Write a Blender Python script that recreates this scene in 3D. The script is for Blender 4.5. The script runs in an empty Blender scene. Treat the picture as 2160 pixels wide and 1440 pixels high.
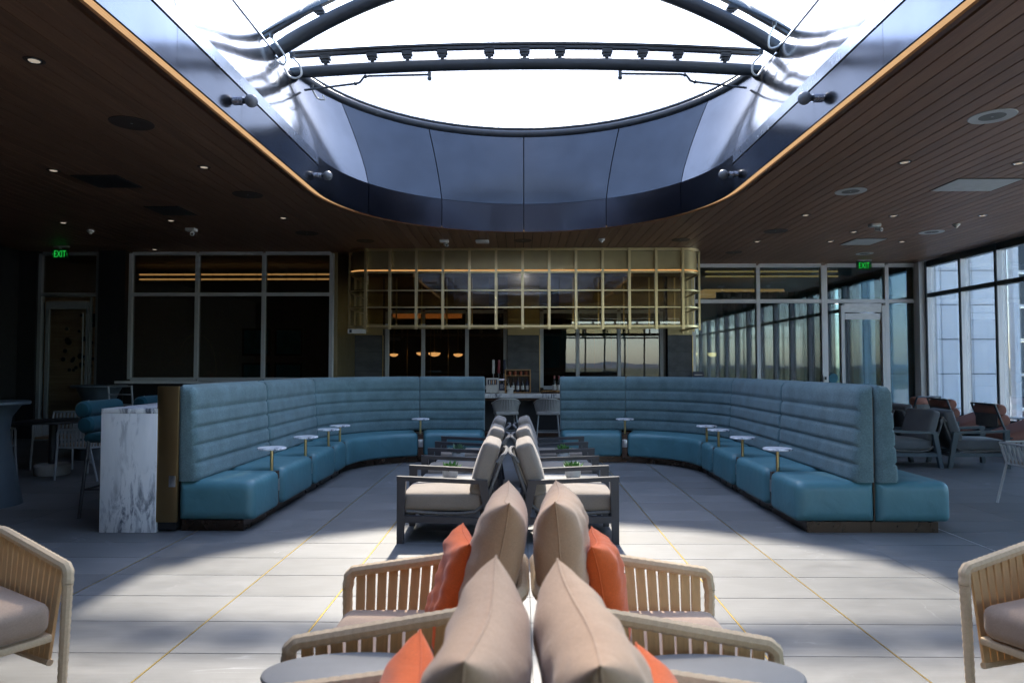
import bpy, bmesh, math, random
from mathutils import Vector, Matrix, Euler
R = math.radians
PI = math.pi
random.seed(7)
SC = bpy.context.scene
COL = SC.collection

# ------------------------------------------------------------------ camera, sky, sun, exposure
cam_d = bpy.data.cameras.new("camera"); cam = bpy.data.objects.new("camera", cam_d); COL.objects.link(cam)
cam_d.sensor_width = 36.0; cam_d.lens = 24.0; cam_d.clip_start = 0.05; cam_d.clip_end = 6000
cam.location = (0, 0, 1.5); cam.rotation_euler = (R(92.07), 0, R(0.716))
cam_d.dof.use_dof = True; cam_d.dof.focus_distance = 7.5; cam_d.dof.aperture_fstop = 3.2
SC.camera = cam
SUN_EL = 45.3
w = bpy.data.worlds.new("World"); SC.world = w; w.use_nodes = True
nt = w.node_tree; bg = nt.nodes["Background"]
sky = nt.nodes.new("ShaderNodeTexSky"); sky.sky_type = 'NISHITA'; sky.sun_disc = False
sky.sun_elevation = R(SUN_EL); sky.sun_rotation = 0.0; sky.altitude = 100; sky.dust_density = 1.0; sky.air_density = 1.0; sky.ozone_density = 3.0
nt.links.new(sky.outputs[0], bg.inputs[0]); bg.inputs[1].default_value = 0.15
sun_d = bpy.data.lights.new("sun", 'SUN'); sun_d.energy = 2.1; sun_d.angle = R(1.9); sun_d.color = (1.0, 0.91, 0.77)
sun = bpy.data.objects.new("sun", sun_d); COL.objects.link(sun); sun.rotation_euler = (R(-(90 - SUN_EL)), 0, R(1.0)); sun.location = (0, 30, 30)
vs = SC.view_settings; SC.display_settings.display_device = 'sRGB'
vs.view_transform = 'Standard'; vs.look = 'None'; vs.gamma = 1.0; vs.use_curve_mapping = False; vs.exposure = 2.65
SC.render.engine = 'CYCLES'
cy = SC.cycles; cy.use_denoising = True; cy.max_bounces = 7; cy.diffuse_bounces = 4; cy.glossy_bounces = 3
cy.transmission_bounces = 4; cy.transparent_max_bounces = 12; cy.caustics_reflective = False; cy.caustics_refractive = False
cy.use_light_tree = False; cy.sample_clamp_indirect = 6.0; cy.use_adaptive_sampling = True; cy.adaptive_threshold = 0.015

# ------------------------------------------------------------------ materials
def N(nt, t, **kw):
    n = nt.nodes.new(t)
    for k, v in kw.items(): setattr(n, k, v)
    return n
def newmat(name):
    m = bpy.data.materials.new(name); m.use_nodes = True
    nt = m.node_tree; return m, nt, nt.nodes["Principled BSDF"]
def ramp(nt, fac, stops):
    r = N(nt, "ShaderNodeValToRGB"); e = r.color_ramp.elements
    while len(e) < len(stops): e.new(0.5)
    for i, (p, c) in enumerate(stops): e[i].position = p; e[i].color = (*c, 1)
    nt.links.new(fac, r.inputs[0]); return r.outputs[0]
def coords(nt, scale=(1, 1, 1), rot=(0, 0, 0), kind="Object"):
    tc = N(nt, "ShaderNodeTexCoord"); mp = N(nt, "ShaderNodeMapping")
    mp.inputs["Scale"].default_value = scale; mp.inputs["Rotation"].default_value = rot
    nt.links.new(tc.outputs[kind], mp.inputs[0]); return mp.outputs[0]
def noise(nt, vec, scale, detail=4, rough=0.55, dist=0.0):
    n = N(nt, "ShaderNodeTexNoise"); n.inputs["Scale"].default_value = scale; n.inputs["Detail"].default_value = detail
    n.inputs["Roughness"].default_value = rough; n.inputs["Distortion"].default_value = dist
    nt.links.new(vec, n.inputs["Vector"]); return n.outputs[0]
def bump(nt, p, h, strength, dist=0.01):
    b = N(nt, "ShaderNodeBump"); b.inputs["Strength"].default_value = strength; b.inputs["Distance"].default_value = dist
    nt.links.new(h, b.inputs["Height"]); nt.links.new(b.outputs[0], p.inputs["Normal"])
def mixc(nt, fac, a, b, blend='MIX'):
    m = N(nt, "ShaderNodeMix", data_type='RGBA', blend_type=blend)
    for sock, v in ((m.inputs[0], fac), (m.inputs[6], a), (m.inputs[7], b)):
        if hasattr(v, "is_output"): nt.links.new(v, sock)
        elif isinstance(v, (int, float)): sock.default_value = v
        else: sock.default_value = (*v, 1)
    return m.outputs[2]
def objrand(nt, lo, hi):
    oi = N(nt, "ShaderNodeObjectInfo"); g = N(nt, "ShaderNodeNewGeometry")
    a = N(nt, "ShaderNodeMath", operation='ADD'); nt.links.new(oi.outputs["Random"], a.inputs[0]); nt.links.new(g.outputs["Random Per Island"], a.inputs[1])
    f = N(nt, "ShaderNodeMath", operation='FRACT'); nt.links.new(a.outputs[0], f.inputs[0])
    mr = N(nt, "ShaderNodeMapRange"); mr.inputs[3].default_value = lo; mr.inputs[4].default_value = hi
    nt.links.new(f.outputs[0], mr.inputs[0]); return mr.outputs[0]
def scalec(nt, col, fac):
    m = N(nt, "ShaderNodeVectorMath", operation='SCALE'); nt.links.new(col, m.inputs[0]); nt.links.new(fac, m.inputs["Scale"]); return m.outputs[0]

def plain(name, col, rough=0.5, metal=0.0, var=0.12, vscale=6.0, bmp=0.0, bscale=200.0, spec=0.5, sheen=0.0):
    m, nt, p = newmat(name)
    v = coords(nt); n = noise(nt, v, vscale)
    c = ramp(nt, n, [(0.3, tuple(x * (1 - var) for x in col)), (0.7, tuple(min(1, x * (1 + var)) for x in col))])
    nt.links.new(c, p.inputs["Base Color"]); p.inputs["Metallic"].default_value = metal
    p.inputs["Specular IOR Level"].default_value = spec
    rn = N(nt, "ShaderNodeMapRange"); rn.inputs[3].default_value = max(0, rough - 0.07); rn.inputs[4].default_value = min(1, rough + 0.07)
    nt.links.new(noise(nt, v, vscale * 2.3), rn.inputs[0]); nt.links.new(rn.outputs[0], p.inputs["Roughness"])
    if sheen: p.inputs["Sheen Weight"].default_value = sheen
    if bmp: bump(nt, p, noise(nt, v, bscale, 3), bmp, 0.004)
    return m
def fabric(name, col, weave=260.0, var=0.15, b=0.35, wr=0.25, sheen=0.2, rough=0.9, mott=None):
    m, nt, p = newmat(name); v = coords(nt)
    fine = noise(nt, coords(nt, (1, 1, 0.35)), weave, 2, 0.7); fine2 = noise(nt, coords(nt, (0.35, 0.35, 1)), weave, 2, 0.7)
    big = noise(nt, v, 5.0, 3)
    c0 = ramp(nt, big, [(0.3, tuple(x * (1 - var * .6) for x in col)), (0.7, tuple(x * (1 + var * .5) for x in col))])
    mx = N(nt, "ShaderNodeMath", operation='MULTIPLY'); nt.links.new(fine, mx.inputs[0]); nt.links.new(fine2, mx.inputs[1])
    mr = N(nt, "ShaderNodeMapRange"); mr.inputs[1].default_value = 0.12; mr.inputs[2].default_value = 0.4
    mr.inputs[3].default_value = 1 - var; mr.inputs[4].default_value = 1 + var; nt.links.new(mx.outputs[0], mr.inputs[0])
    nt.links.new(scalec(nt, c0, mr.outputs[0]), p.inputs["Base Color"]); p.inputs["Roughness"].default_value = rough
    p.inputs["Sheen Weight"].default_value = sheen; p.inputs["Specular IOR Level"].default_value = 0.25
    ad = N(nt, "ShaderNodeMath", operation='MULTIPLY_ADD'); nt.links.new(mx.outputs[0], ad.inputs[0]); ad.inputs[1].default_value = 0.25
    wv = N(nt, "ShaderNodeMath", operation='MULTIPLY'); nt.links.new(noise(nt, v, 9.0, 3, 0.5, 0.6), wv.inputs[0]); wv.inputs[1].default_value = wr * 4
    nt.links.new(wv.outputs[0], ad.inputs[2]); bump(nt, p, ad.outputs[0], b, 0.006)
    return m
def emis(name, col, s, samp=False):
    m = bpy.data.materials.new(name); m.use_nodes = True; nt = m.node_tree
    if not samp: m.cycles.emission_sampling = 'NONE'
    for n in list(nt.nodes): nt.nodes.remove(n)
    o = N(nt, "ShaderNodeOutputMaterial"); e = N(nt, "ShaderNodeEmission"); v = coords(nt)
    c = ramp(nt, noise(nt, v, 12.0), [(0.25, tuple(x * 0.85 for x in col)), (0.75, col)])
    nt.links.new(c, e.inputs[0]); e.inputs[1].default_value = s; nt.links.new(e.outputs[0], o.inputs[0]); return m
def glass(name, tint, gloss=1.0, ior=1.5, wav=0.0, rough=0.0, haze=0.0):
    m = bpy.data.materials.new(name); m.use_nodes = True; nt = m.node_tree
    for n in list(nt.nodes): nt.nodes.remove(n)
    o = N(nt, "ShaderNodeOutputMaterial"); t = N(nt, "ShaderNodeBsdfTransparent"); g = N(nt, "ShaderNodeBsdfGlossy"); fr = N(nt, "ShaderNodeFresnel"); mx = N(nt, "ShaderNodeMixShader")
    t.inputs[0].default_value = (*tint, 1); g.inputs["Roughness"].default_value = rough; fr.inputs[0].default_value = ior
    mul = N(nt, "ShaderNodeMath", operation='MULTIPLY'); nt.links.new(fr.outputs[0], mul.inputs[0]); mul.inputs[1].default_value = gloss
    mul.use_clamp = True
    nt.links.new(mul.outputs[0], mx.inputs[0]); nt.links.new(t.outputs[0], mx.inputs[1]); nt.links.new(g.outputs[0], mx.inputs[2])
    if wav:
        b = N(nt, "ShaderNodeBump"); b.inputs["Strength"].default_value = wav; b.inputs["Distance"].default_value = 0.02
        nt.links.new(noise(nt, coords(nt), 1.3, 1), b.inputs["Height"]); nt.links.new(b.outputs[0], g.inputs["Normal"])
    out = mx.outputs[0]
    if haze:
        d = N(nt, "ShaderNodeBsdfTranslucent"); d.inputs[0].default_value = (0.9, 0.92, 0.95, 1); m2 = N(nt, "ShaderNodeMixShader"); m2.inputs[0].default_value = haze
        nt.links.new(out, m2.inputs[1]); nt.links.new(d.outputs[0], m2.inputs[2]); out = m2.outputs[0]
    nt.links.new(out, o.inputs[0]); return m

M = {}
def tile_mat():
    m, nt, p = newmat("slate_tile"); v = coords(nt, kind="Object"); g = N(nt, "ShaderNodeNewGeometry")
    mp = N(nt, "ShaderNodeMapping"); mp.inputs["Scale"].default_value = (0.8, 1.6, 1.0); nt.links.new(g.outputs["Position"], mp.inputs[0])
    n1 = noise(nt, mp.outputs[0], 3.2, 7, 0.62, 0.7)
    mp2 = N(nt, "ShaderNodeMapping"); mp2.inputs["Scale"].default_value = (1.5, 26.0, 1.0); nt.links.new(g.outputs["Position"], mp2.inputs[0])
    n2 = noise(nt, mp2.outputs[0], 2.0, 4, 0.7)
    c = ramp(nt, n1, [(0.25, (0.103, 0.105, 0.107)), (0.55, (0.135, 0.137, 0.138)), (0.8, (0.168, 0.169, 0.169))])
    mr = N(nt, "ShaderNodeMapRange"); mr.inputs[1].default_value = .3; mr.inputs[2].default_value = .7; mr.inputs[3].default_value = .92; mr.inputs[4].default_value = 1.07
    nt.links.new(n2, mr.inputs[0]); c = scalec(nt, c, mr.outputs[0]); c = scalec(nt, c, objrand(nt, 0.84, 1.16))
    # thin pale veins
    mp3 = N(nt, "ShaderNodeMapping"); mp3.inputs["Scale"].default_value = (0.55, 1.1, 1.0); mp3.inputs["Rotation"].default_value = (0, 0, 0.35); nt.links.new(g.outputs["Position"], mp3.inputs[0])
    nv = noise(nt, mp3.outputs[0], 0.9, 4, 0.6, 1.4); ab = N(nt, "ShaderNodeMath", operation='SUBTRACT'); nt.links.new(nv, ab.inputs[0]); ab.inputs[1].default_value = .5
    a2 = N(nt, "ShaderNodeMath", operation='ABSOLUTE'); nt.links.new(ab.outputs[0], a2.inputs[0])
    vr = ramp(nt, a2.outputs[0], [(0.0, (.5, .5, .5)), (0.0025, (.2, .2, .2)), (0.005, (0, 0, 0))])
    gate = ramp(nt, noise(nt, g.outputs["Position"], 1.1, 2), [(0.56, (0, 0, 0)), (0.66, (1, 1, 1))])
    mg = N(nt, "ShaderNodeMath", operation='MULTIPLY'); nt.links.new(vr, mg.inputs[0]); nt.links.new(gate, mg.inputs[1])
    c = mixc(nt, mg.outputs[0], c, (0.34, 0.35, 0.36)); nt.links.new(c, p.inputs["Base Color"])
    rr = N(nt, "ShaderNodeMapRange"); rr.inputs[3].default_value = .42; rr.inputs[4].default_value = .66; nt.links.new(n1, rr.inputs[0]); nt.links.new(rr.outputs[0], p.inputs["Roughness"])
    ad = N(nt, "ShaderNodeMath", operation='ADD'); nt.links.new(n1, ad.inputs[0]); nt.links.new(n2, ad.inputs[1]); bump(nt, p, ad.outputs[0], 0.12, 0.004)
    return m
def wood_mat(name, dark, light, axis=1, rough=0.5, vlo=.8, vhi=1.2):
    m, nt, p = newmat(name); s = [14.0, 14.0, 14.0]; s[axis] = 0.7; g = N(nt, "ShaderNodeNewGeometry")
    oi = N(nt, "ShaderNodeObjectInfo"); ad = N(nt, "ShaderNodeVectorMath", operation='ADD'); sc = N(nt, "ShaderNodeVectorMath", operation='SCALE')
    sc.inputs[0].default_value = (31, 57, 13); nt.links.new(oi.outputs["Random"], sc.inputs["Scale"]); nt.links.new(g.outputs["Position"], ad.inputs[0]); nt.links.new(sc.outputs[0], ad.inputs[1])
    mp = N(nt, "ShaderNodeMapping"); mp.inputs["Scale"].default_value = s; nt.links.new(ad.outputs[0], mp.inputs[0])
    n1 = noise(nt, mp.outputs[0], 1.6, 5, 0.65, 0.8); c = ramp(nt, n1, [(0.3, dark), (0.7, light)])
    c = scalec(nt, c, objrand(nt, vlo, vhi)); nt.links.new(c, p.inputs["Base Color"]); p.inputs["Roughness"].default_value = rough
    bump(nt, p, n1, 0.15, 0.003); return m
def marble_mat(name, scale=1.0):
    m, nt, p = newmat(name); v = coords(nt, (1.5 * scale, 1.5 * scale, 0.40 * scale), (0.0, 0.30, 0.1))
    n = noise(nt, v, 8.0, 9, 0.70, 0.55); big = noise(nt, v, 1.7, 3, 0.5, 0.4)
    c1 = ramp(nt, n, [(0.39, (0.10, 0.115, 0.145)), (0.45, (0.42, 0.44, 0.48)), (0.51, (0.80, 0.81, 0.82))])
    gate = ramp(nt, big, [(0.42, (1, 1, 1)), (0.60, (0, 0, 0))])
    soft = ramp(nt, noise(nt, v, 2.6, 5), [(0.3, (0.66, 0.68, 0.71)), (0.6, (0.83, 0.83, 0.84))])
    c = mixc(nt, gate, c1, soft); nt.links.new(c, p.inputs["Base Color"]); p.inputs["Roughness"].default_value = 0.22; return m
def metal_mat(name, col, rough, wave=0.0, wscale=1.2, brush=0.0):
    m, nt, p = newmat(name); v = coords(nt); p.inputs["Metallic"].default_value = 1.0
    n = noise(nt, v, 2.5, 3); c = ramp(nt, n, [(0.3, tuple(x * .9 for x in col)), (0.7, tuple(min(1, x * 1.08) for x in col))]); nt.links.new(c, p.inputs["Base Color"])
    rr = N(nt, "ShaderNodeMapRange"); rr.inputs[3].default_value = rough * .75; rr.inputs[4].default_value = rough * 1.3; nt.links.new(noise(nt, v, 8.0, 3), rr.inputs[0]); nt.links.new(rr.outputs[0], p.inputs["Roughness"])
    if wave:
        g = N(nt, "ShaderNodeNewGeometry"); bump(nt, p, noise(nt, g.outputs["Position"], wscale, 1, .4), wave, 0.05)
    elif brush: bump(nt, p, noise(nt, coords(nt, (1, 1, 90)), 3.0, 2), brush, 0.002)
    return m
M['tile'] = tile_mat()
M['slab'] = plain("grout", (0.07, 0.075, 0.08), 0.9)
M['gold_strip'] = metal_mat("gold_strip", (0.75, 0.55, 0.18), 0.3)
M['steel_strip'] = metal_mat("steel_strip", (0.75, 0.76, 0.78), 0.3)
M['plank'] = wood_mat("ceiling_wood", (0.150, 0.078, 0.044), (0.235, 0.128, 0.074), 1, 0.5, .88, 1.12)
M['dark'] = plain("dark_backing", (0.012, 0.012, 0.013), 0.8)
M['black'] = plain("black_metal", (0.02, 0.021, 0.024), 0.45)
M['wall_dark'] = plain("dark_wall_panel", (0.022, 0.023, 0.025), 0.75, spec=.2)
M['led'] = emis("warm_led", (1.0, 0.60, 0.30), 0.125)
M['led2'] = emis("warm_led_cove", (1.0, 0.50, 0.16), 0.13, True)
M['led_dim'] = emis("warm_led_glow", (1.0, 0.42, 0.14), 0.14, True)
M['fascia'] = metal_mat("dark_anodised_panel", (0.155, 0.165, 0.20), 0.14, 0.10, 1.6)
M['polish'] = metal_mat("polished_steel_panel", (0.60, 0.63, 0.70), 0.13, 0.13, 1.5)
M['fascia_end'] = metal_mat("dark_band_panel", (0.040, 0.039, 0.048), 0.2, 0.05, 1.6)  # fascia metal again, its dark reflection at the far end put into the colour
M['satin'] = metal_mat("satin_blue_panel", (0.078, 0.098, 0.134), 0.22)  # blue of the reflected sky put into the end panels' base colour
M['satin_edge'] = metal_mat("satin_edge_panel", (0.24, 0.265, 0.32), 0.16, 0.05, 1.5)  # paler copy: brighter reflection near the sides put into the colour
M['ledge'] = metal_mat("ledge_metal", (0.55, 0.57, 0.62), 0.25)
M['steel'] = plain("painted_dark_steel", (0.035, 0.042, 0.055), 0.38, 0.0, 0.15)
M['alu'] = plain("painted_aluminium", (0.50, 0.52, 0.54), 0.4)
M['alu_white'] = plain("white_aluminium", (0.86, 0.87, 0.88), 0.35)
M['alu_dim'] = plain("dull_aluminium", (0.24, 0.26, 0.28), 0.45)
M['roofglass'] = glass("roof_glass", (0.95, 0.96, 0.97), 0.8, 1.45, haze=0.16)
M['winglass'] = glass("window_glass", (0.95, 0.975, 0.98), 0.8, 1.5)
M['darkglass'] = glass("tinted_glass", (0.46, 0.60, 0.63), 3.0, 1.5)
M['leftglass'] = glass("smoked_glass", (0.62, 0.64, 0.64), 1.0, 1.5)
M['brownglass'] = glass("bronze_glass", (0.50, 0.46, 0.42), 1.5, 1.5, wav=0.05)
M['shelfglass'] = glass("shelf_glass", (0.9, 0.88, 0.8), 1.2, 1.5)
M['canoglass'] = glass("champagne_glass", (0.80, 0.72, 0.56), 1.6, 1.5)
M['brass'] = metal_mat("brushed_brass", (0.62, 0.46, 0.22), 0.32, brush=0.1)
M['brass_panel'] = metal_mat("antique_brass_sheet", (0.42, 0.35, 0.20), 0.42, brush=0.06)
M['brass_post'] = metal_mat("brass_bar", (0.70, 0.58, 0.33), 0.36)
M['brass_dark'] = metal_mat("dark_brass_sheet", (0.30, 0.23, 0.12), 0.42, brush=0.06)
M['bronze'] = metal_mat("bronze_end_panel", (0.34, 0.225, 0.105), 0.42, brush=0.1)
M['plinth'] = metal_mat("dark_bronze_plinth", (0.11, 0.075, 0.055), 0.28, brush=0.05)
M['walnut'] = wood_mat("walnut", (0.045, 0.020, 0.010), (0.11, 0.052, 0.028), 2, 0.4)
M['teal_fab'] = fabric("teal_woven_fabric", (0.114, 0.180, 0.194), 190, 0.30, 0.4, 0.06, 0.15)
def leather(name, col):
    m, nt, p = newmat(name); g = N(nt, "ShaderNodeNewGeometry"); P = g.outputs["Position"]
    c = ramp(nt, noise(nt, P, 3.0, 4), [(0.3, tuple(x * .88 for x in col)), (0.7, tuple(x * 1.1 for x in col))]); nt.links.new(c, p.inputs["Base Color"])
    rr = N(nt, "ShaderNodeMapRange"); rr.inputs[3].default_value = .32; rr.inputs[4].default_value = .55; nt.links.new(noise(nt, P, 6.0, 4), rr.inputs[0]); nt.links.new(rr.outputs[0], p.inputs["Roughness"])
    ad = N(nt, "ShaderNodeMath", operation='MULTIPLY_ADD'); nt.links.new(noise(nt, P, 140.0, 2), ad.inputs[0]); ad.inputs[1].default_value = .06; nt.links.new(noise(nt, P, 7.0, 3, .5, .8), ad.inputs[2]); bump(nt, p, ad.outputs[0], .30, .02); return m
M['teal_lea'] = leather("teal_leather", (0.072, 0.190, 0.222))
M['teal_cush'] = fabric("deep_teal_cushion", (0.010, 0.062, 0.082), 250, 0.12, 0.3, 0.2, 0.1)
M['marble'] = marble_mat("white_marble")
M['marble_bar'] = marble_mat("grey_marble", 1.4)
M['white'] = plain("white_plastic", (0.78, 0.78, 0.76), 0.4, var=.03)
M['plate'] = metal_mat("outlet_steel", (0.6, 0.6, 0.6), 0.35)
M['gun'] = plain("gunmetal_powdercoat", (0.044, 0.045, 0.052), 0.36, 0.15, 0.08)
M['bluegun'] = plain("blue_grey_powdercoat", (0.060, 0.080, 0.095), 0.42, 0.1, 0.08)
M['lounge_cush'] = fabric("taupe_cushion", (0.25, 0.208, 0.168), 300, 0.14, 0.35, 0.18, 0.2)
M['lounge_dark'] = fabric("charcoal_cushion", (0.120, 0.125, 0.132), 300, 0.14, 0.35, 0.18, 0.2)
M['rope_grey'] = fabric("grey_rope", (0.15, 0.145, 0.14), 220, 0.3, 0.6, 0.05, 0.0)
M['rope'] = fabric("sand_rope", (0.64, 0.41, 0.20), 240, 0.16, 0.5, 0.05, 0.1)
M['rope_leg'] = fabric("cream_rope_wrap", (0.62, 0.46, 0.29), 260, 0.10, 0.5, 0.05, 0.1)
M['seat_beige'] = fabric("beige_seat_cushion", (0.37, 0.26, 0.185), 300, 0.12, 0.35, 0.2, 0.2)
M['pillow_beige'] = fabric("beige_pillow", (0.46, 0.30, 0.19), 340, 0.10, 0.4, 0.55, 0.2)
M['pillow_orange'] = fabric("orange_pillow", (0.66, 0.125, 0.028), 340, 0.12, 0.4, 0.55, 0.2)
M['table_grey'] = plain("grey_table_top", (0.20, 0.195, 0.185), 0.55, 0.0, 0.06, 6, 0.05, 400)
M['slate'] = plain("slate_cladding", (0.085, 0.09, 0.10), 0.5, 0.0, 0.3, 3.0, 0.15, 30)
M['pot'] = plain("glazed_pot", (0.55, 0.55, 0.53), 0.45, 0, 0.1, 20)
M['soil'] = plain("soil", (0.05, 0.035, 0.025), 0.95)
M['leaf'] = plain("succulent_leaf", (0.065, 0.17, 0.035), 0.45, 0, 0.35, 30)
M['leaf2'] = plain("blue_green_leaf", (0.085, 0.16, 0.085), 0.5, 0, 0.35, 30)
M['stool_grey'] = fabric("grey_weave", (0.42, 0.41, 0.39), 240, 0.2, 0.5, 0.05, 0.0)
M['chair_metal'] = plain("light_grey_metal", (0.34, 0.36, 0.37), 0.42, 0.1, 0.05)
M['pink'] = fabric("terracotta_pink", (0.36, 0.165, 0.125), 280, 0.12, 0.35, 0.2, 0.1)
M['ceil_grey'] = plain("grey_grille", (0.42, 0.44, 0.43), 0.5, 0, 0.1)
M['speaker'] = plain("speaker_mesh", (0.10, 0.105, 0.10), 0.6, 0, 0.1)
M['speaker_brown'] = plain("brown_speaker_mesh", (0.045, 0.034, 0.026), 0.6, 0, 0.1)
M['mirror'] = metal_mat("downlight_reflector", (0.75, 0.75, 0.75), 0.2)
M['lens'] = emis("downlight_lens", (1.0, 0.86, 0.70), 0.07)
M['globe'] = plain("frosted_globe", (0.20, 0.21, 0.23), 0.35, 0, 0.05)
M['green'] = emis("green_exit_glow", (0.02, 0.95, 0.10), 0.095)
M['signface'] = plain("exit_sign_face", (0.02, 0.05, 0.03), 0.3)
M['lampglow'] = emis("warm_lamp_bowl", (1.0, 0.58, 0.22), 0.5, True)
M['bottle'] = plain("dark_bottle_glass", (0.012, 0.015, 0.012), 0.12, 0, 0.2)
M['bottle_red'] = plain("red_foil", (0.22, 0.02, 0.03), 0.35)
M['label'] = plain("paper_label", (0.62, 0.60, 0.56), 0.7)
M['navy'] = plain("navy_card", (0.03, 0.035, 0.07), 0.5)
M['food'] = plain("bread_tray", (0.45, 0.24, 0.09), 0.7, 0, 0.4, 30)
M['chrome'] = metal_mat("chrome", (0.85, 0.85, 0.87), 0.08)
M['panel_white'] = plain("white_facade_panel", (0.92, 0.93, 0.94), 0.45, 0, 0.04, 1.0)
M['ground'] = plain("dry_airfield_grass", (0.15, 0.155, 0.085), 0.95, 0, 0.35, 0.02)
M['hill'] = plain("distant_hill", (0.17, 0.19, 0.21), 0.95, 0, 0.2, 0.002)
M['concrete'] = plain("pale_concrete", (0.80, 0.79, 0.76), 0.85, 0, 0.1, 0.3)  # kept very pale so the deck throws light back
M['curtain'] = fabric("sheer_teal_curtain", (0.07, 0.14, 0.15), 150, 0.1, 0.2, 0.2, 0.0)
M['inner'] = plain("inner_room_surface", (0.16, 0.145, 0.13), 0.6)
M['innerwood'] = wood_mat("inner_wood", (0.12, 0.07, 0.04), (0.22, 0.14, 0.08), 0, 0.5)
M['oak'] = wood_mat("pale_oak", (0.36, 0.24, 0.14), (0.55, 0.40, 0.25), 0, 0.5)
M['blue_art'] = plain("blue_wall_art", (0.02, 0.16, 0.24), 0.5, 0, 0.3, 3)
M['copper'] = plain("copper_shade", (0.22, 0.05, 0.02), 0.35, 0.5)
M['hose'] = plain("white_hose", (0.72, 0.72, 0.70), 0.35)

# ------------------------------------------------------------------ mesh helpers
class MB:
    def __init__(s): s.v = []; s.f = []
    def add(s, vs, fs, mat=None):
        k = len(s.v)
        s.v += [tuple(mat @ Vector(v)) if mat else tuple(v) for v in vs]; s.f += [tuple(i + k for i in f) for f in fs]; return s
    def box(s, x0, x1, y0, y1, z0, z1, mat=None):
        v = [(x, y, z) for z in (z0, z1) for y in (y0, y1) for x in (x0, x1)]
        return s.add(v, [(0, 2, 3, 1), (4, 5, 7, 6), (0, 1, 5, 4), (2, 6, 7, 3), (0, 4, 6, 2), (1, 3, 7, 5)], mat)
    def bar(s, a, b, w, h, up=(0, 0, 1)):
        a = Vector(a); b = Vector(b); d = (b - a); L = d.length; d.normalize(); u = Vector(up)
        x = d.cross(u)
        if x.length < 1e-4: x = d.cross(Vector((1, 0, 0)))
        x.normalize(); u = x.cross(d)
        m = Matrix((x, d, u)).transposed().to_4x4(); m.translation = a
        return s.box(-w / 2, w / 2, 0, L, -h / 2, h / 2, m)
    def rbox(s, sx, sy, sz, r, mat=None, seg=3, crown=0.0):
        bm = bmesh.new(); bmesh.ops.create_cube(bm, size=1.0)
        for v in bm.verts: v.co = Vector((v.co.x * sx, v.co.y * sy, v.co.z * sz))
        bmesh.ops.bevel(bm, geom=bm.edges[:], offset=r, segments=seg, profile=0.5, affect='EDGES')
        if crown:
            big = [f for f in bm.faces if f.calc_area() > 0.1 * sx * sy and abs(f.normal.z) > .9]
            bmesh.ops.subdivide_edges(bm, edges=list({e for f in big for e in f.edges}), cuts=5, use_grid_fill=True)
            for v in bm.verts:
                k = max(0, 1 - (2 * v.co.x / sx) ** 2) * max(0, 1 - (2 * v.co.y / sy) ** 2); v.co.z += crown * k * (1 if v.co.z > 0 else -0.3)
        bm.verts.index_update(); vs = [v.co.copy() for v in bm.verts]; fs = [tuple(v.index for v in f.verts) for f in bm.faces]; bm.free()
        return s.add(vs, fs, mat)
    def tube(s, pts, r, seg=8, closed=False, cap=True, radii=None):
        pts = [Vector(p) for p in pts]; n = len(pts); rings = []; prev = None; vs = []; fs = []
        for i, p in enumerate(pts):
            if closed: t = pts[(i + 1) % n] - pts[i - 1]
            else: t = pts[min(i + 1, n - 1)] - pts[max(i - 1, 0)]
            t.normalize()
            if prev is None:
                a = t.cross(Vector((0, 0, 1)))
                if a.length < 1e-3: a = t.cross(Vector((1, 0, 0)))
            else: a = prev - t * prev.dot(t)
            a.normalize(); prev = a; b = t.cross(a); rr = radii[i] if radii else r
            for k in range(seg):
                th = 2 * PI * k / seg; vs.append(p + (a * math.cos(th) + b * math.sin(th)) * rr)
        m = n if closed else n - 1
        for i in range(m):
            for k in range(seg):
                a = i * seg + k; b = i * seg + (k + 1) % seg; c = ((i + 1) % n) * seg + (k + 1) % seg; d = ((i + 1) % n) * seg + k; fs.append((a, b, c, d))
        if cap and not closed: fs.append(tuple(range(seg))[::-1]); fs.append(tuple((n - 1) * seg + k for k in range(seg)))
        return s.add(vs, fs)
    def cyl(s, a, b, r0, r1=None, seg=16): return s.tube([a, b], r0, seg, radii=[r0, r0 if r1 is None else r1])
    def lathe(s, prof, seg=20, c=(0, 0, 0), sx=1, sy=1):
        vs = []; fs = []; n = len(prof)
        for (r, z) in prof:
            for k in range(seg): th = 2 * PI * k / seg; vs.append((c[0] + r * sx * math.cos(th), c[1] + r * sy * math.sin(th), c[2] + z))
        for i in range(n - 1):
            for k in range(seg): fs.append((i * seg + k, i * seg + (k + 1) % seg, (i + 1) * seg + (k + 1) % seg, (i + 1) * seg + k))
        if prof[0][0] > 1e-5: fs.append(tuple(range(seg))[::-1])
        if prof[-1][0] > 1e-5: fs.append(tuple((n - 1) * seg + k for k in range(seg)))
        return s.add(vs, fs)
    def sphere(s, c, r, seg=16, rings=10, sz=1.0):
        return s.lathe([(max(1e-6, r * math.sin(PI * i / rings)), -r * sz * math.cos(PI * i / rings)) for i in range(rings + 1)], seg, c)
    def prism(s, poly, z0, z1, mat=None):
        n = len(poly); v = [(x, y, z0) for x, y in poly] + [(x, y, z1) for x, y in poly]
        f = [tuple(range(n))[::-1], tuple(range(n, 2 * n))] + [(i, (i + 1) % n, n + (i + 1) % n, n + i) for i in range(n)]
        return s.add(v, f, mat)
    def grid(s, pts):   # pts[i][j]
        n = len(pts); m = len(pts[0]); v = [p for row in pts for p in row]
        return s.add(v, [(i * m + j, i * m + j + 1, (i + 1) * m + j + 1, (i + 1) * m + j) for i in range(n - 1) for j in range(m - 1)])
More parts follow.
